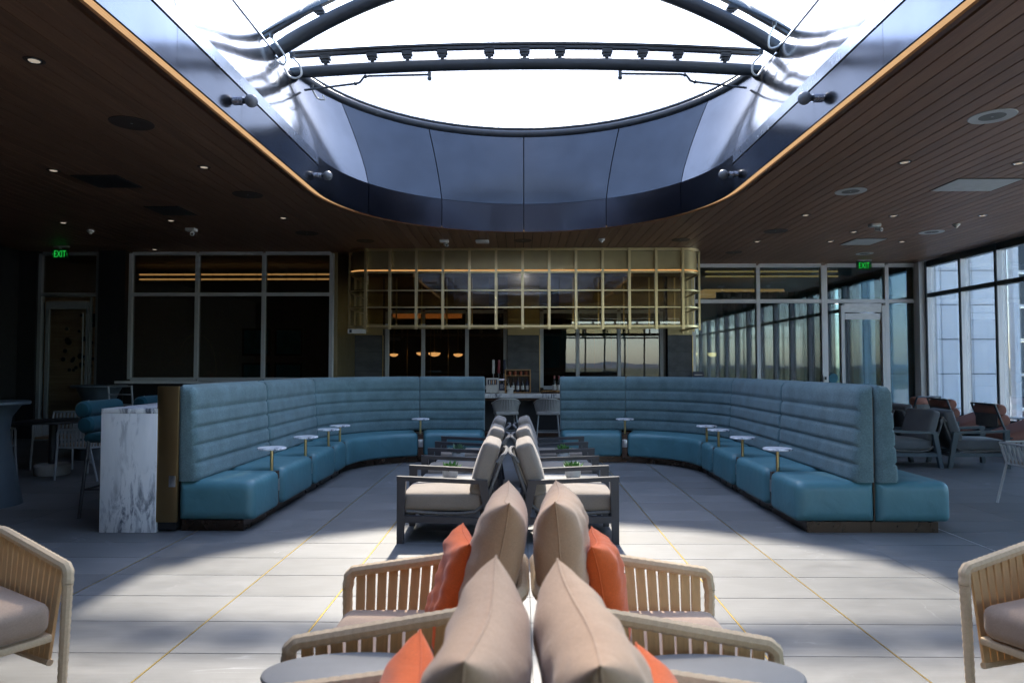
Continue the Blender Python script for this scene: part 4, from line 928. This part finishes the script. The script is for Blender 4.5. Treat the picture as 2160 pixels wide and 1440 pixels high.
def side_table(label, loc):
    t = thing("side_table", label, "side table", loc, 0, "low tables between lounge armchairs")
    MB().rbox(.66, .54, .03, .008, None, 2).build("table_top", 'table_grey', t).location = (0, 0, .375)
    for sx in (-1, 1):
        for sy in (-1, 1): ubox('gun', t, "leg", (sx * .29, sy * .23, .18), (.04, .04, .36))
    for sy in (-1, 1): ubox('gun', t, "rail", (0, sy * .23, .335), (.54, .03, .04))
side_table("grey side table between the nearest and middle left armchairs", (-.66, 6.85, 0)); side_table("grey side table between the middle and farthest left armchairs", (-.66, 8.19, 0))
side_table("grey side table between the nearest and middle right armchairs", (.46, 6.85, 0)); side_table("grey side table between the middle and farthest right armchairs", (.46, 8.19, 0))
def plant(label, loc, mat, seed, sp=1.0, up=.5):
    random.seed(seed); t = thing("potted_succulent", label, "potted plant", loc, random.random() * 6, "succulents on the side tables")
    MB().lathe([(.055, 0), (.068, .01), (.076, .035), (.078, .04), (.078, .085), (.072, .087), (.066, .075)], 24).build("pot", 'pot', t); MB().cyl((0, 0, .06), (0, 0, .074), .068).build("soil", 'soil', t)
    mb = MB()
    for k in range(90):
        a = random.random() * 2 * PI; el = random.uniform(.12, 1.25) if k > 12 else random.uniform(.9, 1.5); L = random.uniform(.065, .115) * sp * (.75 if el > 1.1 else 1); w_ = L * .40
        d = Vector((math.cos(a) * math.cos(el), math.sin(a) * math.cos(el), math.sin(el) * up * 1.3)).normalized(); s_ = d.cross(Vector((0, 0, 1))).normalized(); n_ = s_.cross(d)
        o = Vector((random.uniform(-.035, .035), random.uniform(-.035, .035), .078)); p = [o, o + d * L * .45 + s_ * w_ / 2 + n_ * .004, o + d * L + n_ * .012, o + d * L * .45 - s_ * w_ / 2 + n_ * .004, o + d * L * .45 - n_ * .012]
        mb.add(p, [(0, 1, 4), (0, 4, 3), (1, 2, 4), (4, 2, 3), (0, 3, 1), (1, 3, 2)])
    mb.build("foliage", mat, t, False, weld=False)
plant("bright green succulent in white pot on the near left table", (-.70, 6.83, .39), 'leaf', 1, 1.0, .6); plant("bluish green succulent in white pot on the far left table", (-.74, 8.17, .39), 'leaf2', 2, 1.15, 1.0)
plant("spreading green succulent in white pot on the near right table", (.52, 6.83, .39), 'leaf', 3, 1.2, .5); plant("green succulent in white pot on the far right table", (.51, 8.17, .39), 'leaf', 4, 1.1, .8)

# ------------------------------------------------------------------ rope armchairs (foreground)
def rope_chair(label):
    t = thing("rope_armchair", label, "armchair")
    def U(hw, fy, by, zf, zb_, r_, n=12):
        p = []; 
        for i in range(15): u = i / 14; p.append((-hw + (hw * .07) * u, fy + (by - r_ - fy) * u, zf + (zb_ - zf) * u * .75))
        hb = hw * .93
        for i in range(1, n): a = PI / 2 * i / n; p.append((-hb + r_ * (1 - math.cos(a)), by - r_ + r_ * math.sin(a), zf + (zb_ - zf) * (.75 + .2 * i / n)))
        for i in range(9): u = i / 8; p.append((-hb + r_ + 2 * (hb - r_) * u, by, zb_ - (zb_ - zf) * .05 + (zb_ - zf) * .05 * math.sin(PI * u)))
        for q in p[::-1][9:]: p.append((-q[0], q[1], q[2]))
        return [Vector(q) for q in p]
    def resample(p, step):
        L = [0]; 
        for a, b in zip(p[:-1], p[1:]): L.append(L[-1] + (b - a).length)
        n = int(L[-1] / step); out = []; j = 0
        for i in range(n + 1):
            d = L[-1] * i / n
            while j < len(L) - 2 and L[j + 1] < d: j += 1
            u = (d - L[j]) / max(1e-9, L[j + 1] - L[j]); out.append(p[j].lerp(p[j + 1], u))
        return out
    top = U(.40, -.36, .398, .575, .69, .20); bot = U(.35, -.35, .32, .15, .13, .18)
    # rounded front corners where the rail drops into the posts
    fl = [Vector((-.385, -.385, .0)), Vector((-.398, -.392, .50)), Vector((-.402, -.385, .555)), Vector((-.402, -.365, .572))]
    full = fl[1:] + top + [Vector((-v.x, v.y, v.z)) for v in fl[1:]][::-1]
    rs = resample(full, .0085); rad = [.0238 + .0024 * abs(math.sin(i * PI / 4)) for i in range(len(rs))]
    MB().tube(rs, .024, 9, radii=rad).build("top_rail", 'rope_leg', t)
    for s in (-1, 1):
        p = resample([Vector((-s * v.x, v.y, v.z)) for v in fl[:2]], .0085); MB().tube(p, .02, 9, radii=[.0180 + .0022 * abs(math.sin(i * PI / 4)) + .004 * i / len(p) for i in range(len(p))]).build("front_post", 'rope_leg', t)
        MB().tube([(s * .30, .31, 0), (s * .325, .335, .35), (s * .33, .345, .60)], .018, 8).build("rear_post", 'rope_leg', t)
        MB().cyl((s * .385, -.385, 0), (s * .385, -.385, .012), .021, None, 10).build("foot", 'black', t)
    MB().tube(resample(bot, .05), .015, 8).build("base_rail", 'rope_leg', t)
    seatz = .285; MB().rbox(.70, .68, .035, .01, None, 2).build("seat_frame", 'rope_leg', t).location = (0, -.035, seatz - .02)
    T = resample(top, .004); B = resample(bot, .004); n = 41
    for i in range(n):
        u = (i + .55) / (n + .1); a = T[int(u * (len(T) - 1))]; b = B[int(u * (len(B) - 1))]
        tg = (T[min(len(T) - 1, int(u * (len(T) - 1)) + 4)] - T[max(0, int(u * (len(T) - 1)) - 4)]).normalized()
        mid = a.lerp(b, .5)
        ubar('rope', t, "strap", a, b, .039, .014, tg.cross(b - a))
    MB().rbox(.68, .70, .15, .05, None, 4, .02).build("seat_cushion", 'seat_beige', t).location = (0, -.04, .36)
    return t
def pillow(label, mat, size, thick, loc, rot, group, seed, name="throw_pillow"):
    random.seed(seed); n = 36; h = size / 2; top = []; bot = []
    ph = [random.uniform(0, 6.28) for _ in range(8)]
    for i in range(n + 1):
        rt, rb = [], []
        for j in range(n + 1):
            u = math.sin((-1 + 2 * i / n) * PI / 2); v = math.sin((-1 + 2 * j / n) * PI / 2)
            x = u * h * (1 - .105 * (1 - v * v) ** .8); y = v * h * (1 - .105 * (1 - u * u) ** .8)
            e = max(0.0, (1 - u * u) * (1 - v * v)); th = thick / 2 * max(0.0, (1 - abs(u) ** 4.6) * (1 - abs(v) ** 5.0)) ** .50
            cr = (abs(u) * abs(v)) ** 2.0
            wk = .006 * math.sin(9 * (u * v) + 5 * (u - v) + ph[0]) * min(1, e * 3) + .004 * math.sin(13 * (abs(u) + abs(v)) + ph[1] + 2.5 * math.atan2(v, u)) * cr * min(1, e * 14) + .003 * math.sin(17 * u + 7 * v + ph[2]) * min(1, e * 4)
            sg_ = .012 * math.sin(2.2 * u + ph[4]) + .010 * math.sin(2.6 * v + ph[5]); rt.append((x, y, th + wk + sg_)); rb.append((x, y, -th + .8 * wk * math.cos(ph[3]) + sg_))
        top.append(rt); bot.append(rb)
    mb = MB().grid(top).grid(bot)
    o = mb.build(name, mat, None, True, 1.2); o.location = loc; o.rotation_euler = rot
    loop = [top[i][0] for i in range(n + 1)] + [top[n][j] for j in range(1, n + 1)] + [top[i][n] for i in range(n - 1, -1, -1)] + [top[0][j] for j in range(n - 1, 0, -1)]
    MB().tube([(p[0], p[1], p[2]) for p in loop], .0032, 5, closed=True).build("piping", mat, o)
    return tag(o, label, "pillow", group)
rc = rope_chair("sand rope armchair, farther left of the four nearest the viewer")
gr = "sand rope armchairs around the viewer"; rc["group"] = gr
CX = .035
rc.location = (CX - .425, 2.72, 0); rc.rotation_euler = (0, 0, R(-90))
for x, y, rz, lb in ((CX - .425, 1.54, -90, "sand rope armchair at bottom left of centre, cut by the frame"), (CX + .425, 2.72, 90, "sand rope armchair, farther right of the four nearest the viewer"), (CX + .425, 1.54, 90, "sand rope armchair at bottom right of centre, cut by the frame"),
    (-2.63, 3.03, 57, "sand rope armchair at the left edge of the picture"), (2.55, 2.98, -65, "sand rope armchair at the right edge of the picture")): copy_tree(rc, lb, (x, y, 0), R(rz + random.uniform(-1.5, 1.5)), gr)
gp = "beige pillows standing on the rope armchairs"; go = "orange pillows on the rope armchairs"
# pillow local z = face normal; stand upright with normal along world x and lean back a little
def stand(sgn, lean, yaw=0.0, roll=0.0): return (Matrix.Rotation(yaw, 3, 'Z') @ Matrix.Rotation(R(90) * sgn - lean * sgn, 3, 'Y') @ Matrix.Rotation(roll, 3, 'Z')).to_euler()
pillow("beige pillow on the farther left rope armchair", 'pillow_beige', .57, .205, (CX - .138, 2.70, .73), stand(-1, R(9), R(2), R(1.5)), gp, 1); pillow("beige pillow filling the bottom left of centre", 'pillow_beige', .57, .205, (CX - .138, 1.46, .73), stand(-1, R(9), R(-3), R(-2)), gp, 2)
pillow("beige pillow on the farther right rope armchair", 'pillow_beige', .57, .205, (CX + .138, 2.70, .73), stand(1, R(9), R(-2), R(-2)), gp, 3); pillow("beige pillow filling the bottom right of centre", 'pillow_beige', .57, .205, (CX + .138, 1.46, .73), stand(1, R(9), R(3), R(2)), gp, 4)
pillow("orange pillow on the farther left rope armchair", 'pillow_orange', .42, .15, (CX - .30, 2.74, .63), stand(-1, R(16), R(6), R(3)), go, 5); pillow("orange pillow at the bottom edge left of centre", 'pillow_orange', .42, .15, (CX - .31, 1.52, .63), stand(-1, R(16), R(6), R(-2)), go, 6)
pillow("orange pillow on the farther right rope armchair", 'pillow_orange', .42, .15, (CX + .30, 2.74, .62), stand(1, R(16), R(-6), R(-3)), go, 7); pillow("orange pillow at the bottom edge right of centre", 'pillow_orange', .42, .15, (CX + .31, 1.52, .61), stand(1, R(16), R(-6), R(2)), go, 8)
def oval_table(label, x):
    t = thing("oval_side_table", label, "side table", (x, 2.135, 0), 0, "oval tables between rope armchairs")
    MB().lathe([(.90, 0), (.985, .006), (1.0, .014), (.99, .022), (.96, .025)], 48, sx=.30, sy=.15).build("table_top", 'table_grey', t).location = (0, 0, .535)
    MB().cyl((0, 0, .02), (0, 0, .535), .028, .022).build("column", 'gun', t); MB().lathe([(1, 0), (1, .012), (.3, .022)], 32, sx=.17, sy=.13).build("base", 'gun', t)
oval_table("grey oval side table at bottom left between rope armchairs", CX - .535); oval_table("grey oval side table at bottom right between rope armchairs", CX + .535)

# ------------------------------------------------------------------ bar stools, dining sets
def rope_stool(label):
    t = thing("bar_stool", label, "bar stool"); zs = .53
    for sx in (-1, 1):
        for sy in (-1, 1): MB().tube([(sx * .235, sy * .22, 0), (sx * .19, sy * .17, zs)], .013, 8).build("leg", 'chair_metal', t)
    MB().tube([(sx * .222, sy * .206, .17) for sx, sy in ((-1, -1), (1, -1), (1, 1), (-1, 1))], .009, 6, closed=True).build("foot_ring", 'chair_metal', t)
    MB().rbox(.46, .44, .07, .025).build("seat", 'stool_grey', t).location = (0, 0, zs + .02)
    tp_ = []; bt = []
    for i in range(31):
        a = PI * (-.08 + 1.16 * i / 30); r1, r2 = .285, .235
        tp_.append(Vector((r1 * math.cos(a), r1 * .88 * math.sin(a), zs + .31 - .10 * abs(math.cos(a)) ** 4))); bt.append(Vector((r2 * math.cos(a), r2 * .9 * math.sin(a), zs + .0)))
    MB().tube(tp_, .017, 8).build("top_rail", 'stool_grey', t); MB().tube(bt, .012, 6).build("low_rail", 'stool_grey', t)
    for i in range(1, 30): ubar('stool_grey', t, "strap", tp_[i], bt[i], .021, .010, (tp_[min(30, i + 1)] - tp_[i - 1]).cross(bt[i] - tp_[i]))
    return t
rs_ = rope_stool("grey rope bar stool, left of two at the bar"); rs_["group"] = "stools at the bar"; rs_.location = (-.30, 14.0, 0); rs_.rotation_euler = (0, 0, R(190))
copy_tree(rs_, "grey rope bar stool, right of two at the bar", (.56, 14.0, 0), R(178), "stools at the bar")
def dining_chair(label, back=.80, mat='chair_metal'):
    t = thing("dining_chair", label, "chair"); hw = .27
    for s in (-1, 1):
        MB().tube([(s * (hw + .015), -.27, 0), (s * hw, -.25, .44), (s * hw, -.25, .62), (s * hw, -.235, .655), (s * hw, -.20, .665), (s * hw, .22, .665)], .0135, 8).build("front_leg", mat, t)
        MB().tube([(s * (hw - .01), .34, 0), (s * (hw - .01), .22, .44), (s * (hw - .01), .29, back)], .0135, 8).build("rear_leg", mat, t)
        MB().tube([(s * hw, -.25, .43), (s * hw, .22, .43)], .012, 8).build("side_rail", mat, t)
        for k in range(8): y = -.19 + k * .052; ubar(mat, t, "slat", (s * hw, y, .435), (s * hw, y, .66), .026, .009, (1, 0, 0))
    MB().tube([(-hw, -.25, .43), (hw, -.25, .43)], .012, 8).build("front_rail", mat, t); MB().tube([(-hw, .22, .43), (hw, .22, .43)], .012, 8).build("back_rail", mat, t)
    MB().tube([(-hw + .01, .29, back), (hw - .01, .29, back)], .0135, 8).build("top_rail", mat, t)
    for k in range(9): xx = -.21 + k * .0525; ubar(mat, t, "slat", (xx, .222, .435), (xx, .29, back), .026, .009, (0, 1, 0))
    MB().rbox(.50, .46, .05, .018).build("seat_pad", 'seat_beige', t).location = (0, -.02, .45)
    return t
dc = dining_chair("light metal slatted chair with its back to the marble counter"); gd = "slatted metal chairs at the round table"; dc["group"] = gd; dc.location = (-5.82, 9.2, 0); dc.rotation_euler = (0, 0, R(-98))
copy_tree(dc, "light metal slatted chair cut by the left frame edge", (-7.15, 9.0, 0), R(80), gd); copy_tree(dc, "light metal slatted chair on the far side of the round table", (-6.85, 10.15, 0), R(8), gd)
d2 = dining_chair("grey slatted chair at the right frame edge", .66, 'stool_grey'); d2.location = (5.60, 7.40, 0); d2.rotation_euler = (0, 0, R(93))
rt = thing("round_table", "dark round dining table with pedestal on the far left", "table", (-6.5, 9.45, 0)); MB().lathe([(.44, 0), (.45, .01), (.45, .025), (.44, .03)], 36).build("table_top", 'black', rt).location = (0, 0, .72)
MB().cyl((0, 0, .1), (0, 0, .72), .05).build("column", 'black', rt); MB().lathe([(.21, 0), (.22, .02), (.22, .13), (.20, .15)], 28).build("base", 'stool_grey', rt)
def cone_table(label, loc, h=1.12):
    t = thing("tall_table", label, "table", loc); MB().lathe([(.36, 0), (.355, .02), (.27, .45), (.22, .8), (.24, .95), (.33, h - .04)], 32).build("pedestal", 'bluegun', t); MB().lathe([(.40, 0), (.41, .01), (.41, .03), (.40, .04)], 36).build("table_top", 'bluegun', t).location = (0, 0, h - .04)
cone_table("dark tapered standing table at the left frame edge", (-5.80, 7.35, 0)); cone_table("dark tapered standing table in front of the exit door", (-6.95, 11.2, 0), 1.19)
def ladder_stool(label):
    t = thing("tall_chair", label, "bar chair"); mat = 'chair_metal'
    for s in (-1, 1):
        MB().tube([(s * .22, -.22, 0), (s * .2, -.2, .76)], .013, 8).build("front_leg", mat, t); MB().tube([(s * .22, .25, 0), (s * .2, .19, .76), (s * .2, .24, 1.20)], .014, 8).build("rear_leg", mat, t)
        MB().tube([(s * .213, -.21, .25), (s * .213, .23, .25)], .009, 6).build("side_rung", mat, t)
    for z, y in ((1.19, .24), (1.06, .225), (.9, .205)): MB().tube([(-.2, y, z), (.2, y, z)], .011, 8).build("back_rung", mat, t)
    MB().tube([(-.215, -.213, .28), (.215, -.213, .28)], .010, 6).build("front_rung", mat, t); MB().rbox(.42, .42, .06, .02).build("seat", 'lounge_dark', t).location = (0, 0, .78)
    return t
ls = ladder_stool("tall ladder back chair at the standing table near the exit"); ls.location = (-6.2, 10.8, 0); ls.rotation_euler = (0, 0, R(172))
def bolster_stool(label):
    t = thing("bolster_stool", label, "bar stool"); mat = 'walnut'
    for s in (-1, 1):
        MB().tube([(s * .24, -.2, 0), (s * .22, -.19, .74)], .015, 8).build("front_leg", 'gun', t); MB().tube([(s * .26, .26, 0), (s * .24, .19, .74), (s * .24, .27, 1.02)], .016, 8).build("rear_leg", 'gun', t)
    MB().tube([(sx * .24, sy * .22, .28) for sx, sy in ((-1, -1), (1, -1), (1, 1), (-1, 1))], .011, 6, closed=True).build("foot_rail", 'gun', t)
    MB().rbox(.52, .48, .10, .04, None, 4).build("seat_cushion", 'teal_cush', t).location = (0, 0, .79)
    for z, r_ in ((1.07, .085), (.92, .085)):
        b = MB().tube([(-.31, 0, 0), (-.30, 0, 0), (-.27, 0, 0), (.27, 0, 0), (.30, 0, 0), (.31, 0, 0)], r_, 20, radii=[.03, r_ * .75, r_, r_, r_ * .75, .03]).build("back_bolster", 'teal_cush', t); b.location = (0, .20 + (z - .92) * .2, z)
    for s in (-1, 1): MB().tube([(s * .17, .27, .88), (s * .17, .30, 1.10), (s * .17, .24, 1.155)], .006, 6).build("strap", 'label', t)
    return t
bs = bolster_stool("tall stool with teal bolster back nearest the marble counter end"); bs["group"] = "teal bolster stools at the marble counter"; bs.location = (-4.10, 7.0, 0); bs.rotation_euler = (0, 0, R(90))
copy_tree(bs, "tall stool with teal bolster back farther along the marble counter", (-4.12, 8.05, 0), R(90), "teal bolster stools at the marble counter")
al = thing("arc_heater", "brass arc lamp with copper shade at the left frame edge", "lamp", (-8.72, 10.4, 0))
MB().tube([(.62, 0, 0), (.64, 0, 1.2)] + [(.12 + .53 * math.cos(a), 0, 1.4 + .95 * math.sin(a)) for a in [PI * i / 14 for i in range(12)]], .015, 8).build("stem", 'brass', al); MB().lathe([(.05, .2), (.2, 0), (.21, -.02)], 20).build("shade", 'copper', al).location = (-.40, 0, 1.55); MB().cyl((.62, 0, 0), (.62, 0, .03), .2).build("base", 'black', al)
MB().lathe([(.12, 0), (.15, .5), (.13, 1.3), (.03, 1.36)], 18).build("copper_column", 'copper', al).location = (.45, 0, 0)

# ------------------------------------------------------------------ pink loungers by the windows
def lounger(label):
    t = thing("cushioned_lounger", label, "lounge chair")
    MB().rbox(.70, .95, .19, .085, None, 5, .01).build("seat_cushion", 'pink', t).location = (0, -.10, .42)
    for s in (-1, 1):
        MB().tube([(s * .33, -.5, 0), (s * .33, -.48, .31), (s * .33, .36, .31)], .016, 8).build("front_leg", 'bluegun', t); MB().tube([(s * .33, .30, 0), (s * .33, .36, .31), (s * .33, .56, .86)], .018, 8).build("back_post", 'bluegun', t)
    MB().tube([(-.33, .56, .86), (.33, .56, .86)], .016, 8).build("back_rail", 'bluegun', t); MB().rbox(.60, .03, .36, .012).build("back_web", 'rope_grey', t).location = (0, .50, .66)
    t.children[-1].rotation_euler = (R(-20), 0, 0)
    for y, z, r_ in ((.40, .60, .10), (.45, .77, .095)): MB().tube([(-.34, 0, 0), (-.335, 0, 0), (-.30, 0, 0), (.30, 0, 0), (.335, 0, 0), (.34, 0, 0)], r_, 20, radii=[.03, r_ * .75, r_, r_, r_ * .75, .03]).build("bolster", 'pink', t).location = (0, y, z)
    for s in (-1, 1): MB().tube([(s * .2, .35, .80), (s * .2, .44, .87), (s * .2, .56, .865)], .008, 6).build("strap", 'label', t)
    return t
pl = lounger("terracotta cushioned lounger nearest the right frame edge"); pl["group"] = "terracotta loungers by the windows"; pl.location = (8.45, 11.75, 0); pl.rotation_euler = (0, 0, R(86))
copy_tree(pl, "terracotta cushioned lounger behind the charcoal armchairs", (8.72, 13.5, 0), R(88), "terracotta loungers by the windows"); copy_tree(pl, "terracotta cushioned lounger peeking over the right banquette end", (8.35, 14.95, 0), R(200), "terracotta loungers by the windows")
st_ = thing("window_table", "small round grey table beside the right windows", "side table", (9.0, 12.5, 0)); MB().lathe([(.22, 0), (.23, .008), (.22, .02)], 28).build("table_top", 'alu', st_).location = (0, 0, .55); MB().cyl((0, 0, 0), (0, 0, .55), .02).build("column", 'bluegun', st_); MB().cyl((0, 0, 0), (0, 0, .015), .15).build("base", 'bluegun', st_)

# ------------------------------------------------------------------ ceiling fixtures
def cpos(x, y): Y = (CEIL - 1.5) * 1440 / (772 - y); return (x - 1098) * Y / 1440, Y
def downlight(x, y, label):
    X, Y = cpos(x, y); t = thing("downlight", label, "downlight", (X, Y, CEIL), 0, "recessed ceiling downlights")
    MB().lathe([(.058, -.002), (.060, -.005), (.074, -.004), (.078, .0)], 24).build("trim_ring", 'speaker_brown', t); MB().lathe([(.058, -.003), (.045, -.007), (.042, -.004)], 24).build("reflector", 'mirror', t); MB().lathe([(1e-4, -.014), (.02, -.013), (.042, -.006)], 14).build("lens", 'lens', t)
for x, y, lb in ((47, 112, "recessed downlight nearest the viewer on the left ceiling"), (95, 352, "recessed downlight at far left beside the larger dark hatch"), (420, 346, "recessed downlight below the left globe lights"), (119, 465, "recessed downlight above the left exit sign"), (592, 456, "recessed downlight left of where the opening curves"), (351, 461, "recessed downlight beside the left white camera"),
    (1911, 341, "recessed downlight on the right ceiling near the pale hatch"), (2150, 344, "recessed downlight at the right frame edge above the pale hatch"), (1701, 453, "recessed downlight right of where the opening curves"), (1885, 455, "recessed downlight just right of the right white camera"), (2072, 455, "recessed downlight at far right below the pale hatch"), (1598, 509, "recessed downlight near the right end of the brass canopy"), (1752, 509, "recessed downlight left of the small greenish ceiling hatch"), (1801, 489, "recessed downlight below the right white camera"), (317, 523, "recessed downlight above the left window partition"), (1902, 510, "recessed downlight right of the small greenish ceiling hatch")): downlight(x, y, lb)
def speaker(x, y, label, r_=.2, mat='speaker'):
    X, Y = cpos(x, y); t = thing("ceiling_speaker", label, "speaker", (X, Y, CEIL), 0, "round ceiling speakers")
    MB().lathe([(r_ * .88, -.004), (r_, -.007), (r_ * 1.03, 0)], 36).build("bezel", 'ceil_grey' if mat == 'speaker' else mat, t); MB().lathe([(1e-4, -.006), (r_ * .86, -.003)], 36).build("grille", mat, t); MB().lathe([(1e-4, -.010), (.012, -.006)], 10).build("badge", 'ceil_grey', t)
for x, y, lb, mt in ((262, 250, "dark round speaker on the left ceiling nearest the viewer", 'speaker_brown'), (2097, 244, "pale rimmed round speaker on the right ceiling nearest the viewer", 'speaker'), (515, 406, "dark round speaker left of the opening curve", 'speaker_brown'), (1796, 403, "round speaker right of the right globe lights", 'speaker'), (643, 489, "dark round speaker above the left end of the canopy", 'speaker_brown'), (1637, 487, "dark round speaker right of the canopy", 'speaker_brown'), (1964, 490, "pale round speaker near the right windows", 'speaker'), (768, 506, "dark round speaker over the canopy left corner", 'speaker_brown'), (1548, 532, "dark round speaker over the right glass front", 'speaker_brown'), (1437, 505, "dark round speaker over the canopy right corner", 'speaker_brown'), (1103, 506, "dark round speaker over the middle of the canopy", 'speaker_brown'), (1823, 535, "small pale round speaker above the right exit sign", 'speaker')): speaker(x, y, lb, .2 if y < 500 else .17, mt)
def hatch(x0, x1, y0, y1, label, mat):
    """x0,x1 across the near edge of the hatch; y1 near edge, y0 far edge"""
    Xa, Ya = cpos(x0, y0); Xb, Yb = cpos(x1, y0); _, Yf = cpos(x0, y1); w_ = abs(Xb - Xa); d_ = abs(Yf - Ya)
    t = thing("ceiling_hatch", label, "ceiling panel", ((Xa + Xb) / 2, (Ya + Yf) / 2, CEIL)); ubox(mat, t, "door", (0, 0, -.006), (w_ - .02, d_ - .02, .012)); 
    for s in (-1, 1): ubox('black', t, "edge", (s * (w_ / 2 - .004), 0, -.003), (.008, d_, .008)); ubox('black', t, "edge", (0, s * (d_ / 2 - .004), -.003), (w_ - .02, .008, .008))
hatch(2022, 2160, 376, 402, "large pale square hatch in the right ceiling", 'ceil_grey'); hatch(1805, 1872, 503, 516, "small greenish square hatch in the right ceiling", 'ceil_grey')
hatch(130, 232, 362, 389, "larger dark square hatch in the left ceiling", 'black'); hatch(290, 366, 430, 449, "smaller dark square hatch in the left ceiling", 'black')
def camera_dome(x, y, label):
    X, Y = cpos(x, y); t = thing("security_camera", label, "camera", (X, Y, CEIL), 0, "white ceiling cameras"); MB().rbox(.17, .13, .055, .012).build("mount", 'white', t).location = (0, 0, -.028); q = MB().cyl((0, 0, 0), (0, -.12, 0), .035, .032, 14).build("body", 'white', t); q.location = (.02, 0, -.085); q.rotation_euler = (R(18), 0, .4); MB().cyl((0.02, 0, -.05), (.02, 0, -.085), .018).build("arm", 'white', t); q = MB().cyl((0, -.121, 0), (0, -.124, 0), .024, None, 12).build("lens", 'black', t); q.location = (.02, 0, -.085); q.rotation_euler = (R(18), 0, .4)
camera_dome(395, 478, "white security camera on the left ceiling"); camera_dome(1845, 472, "white security camera on the right ceiling"); camera_dome(936, 504, "white security camera above the canopy")
def detector(x, y, label):
    X, Y = cpos(x, y); t = thing("smoke_detector", label, "detector", (X, Y, CEIL), 0, "white smoke detectors"); MB().lathe([(.06, 0), (.06, -.02), (.045, -.035)], 20).build("base", 'white', t); MB().lathe([(.03, -.035), (.026, -.06), (.01, -.07)], 14).build("dome", 'white', t)
detector(178, 482, "white smoke detector on the far left ceiling"); detector(2016, 473, "white smoke detector near the right windows"); detector(1270, 503, "small white detector above the right half of the canopy")
X, Y = cpos(1017, 505); t = thing("access_point", "white rounded box on the ceiling above the canopy middle", "access point", (X, Y, CEIL)); MB().rbox(.26, .2, .05, .02).build("case", 'white', t).location = (0, 0, -.027); ubox('black', t, "gap", (0, 0, -.002), (.2, .15, .006))
def exit_sign(x, y, Y, label, arrows):
    X, Z = px(x, y, Y); t = thing("exit_sign", label, "exit sign", (X, Y, Z), 0, "green exit signs"); ubox('signface', t, "plate", (0, 0, 0), (.34, .025, .20)); ubox('alu', t, "canopy_mount", (.02, 0, (CEIL - Z) - .012), (.30, .06, .024)); ubox('alu', t, "stem", (0, 0, ((CEIL - Z) - .024 + .10) / 2), (.05, .02, max(.01, (CEIL - Z) - .024 - .10)))
    textmesh("letters", "EXIT", .17, 'green', t, (0, -.0145, -.002), (R(90), 0, 0), .001, scale=(.72, 1.12, 1))
    for s in arrows:
        q = MB().add([(s * .155, -.015, 0), (s * .138, -.015, .022), (s * .138, -.015, .012), (s * .146, -.015, 0), (s * .138, -.015, -.012), (s * .138, -.015, -.022)], [(0, 1, 2, 3), (0, 3, 4, 5)]).build("arrow", 'green', t, False)
exit_sign(114, 533, 13.6, "green exit sign in the dark left corner", (-1, 1)); exit_sign(1821, 561, 15.6, "green exit sign above the right glass door", (1,))
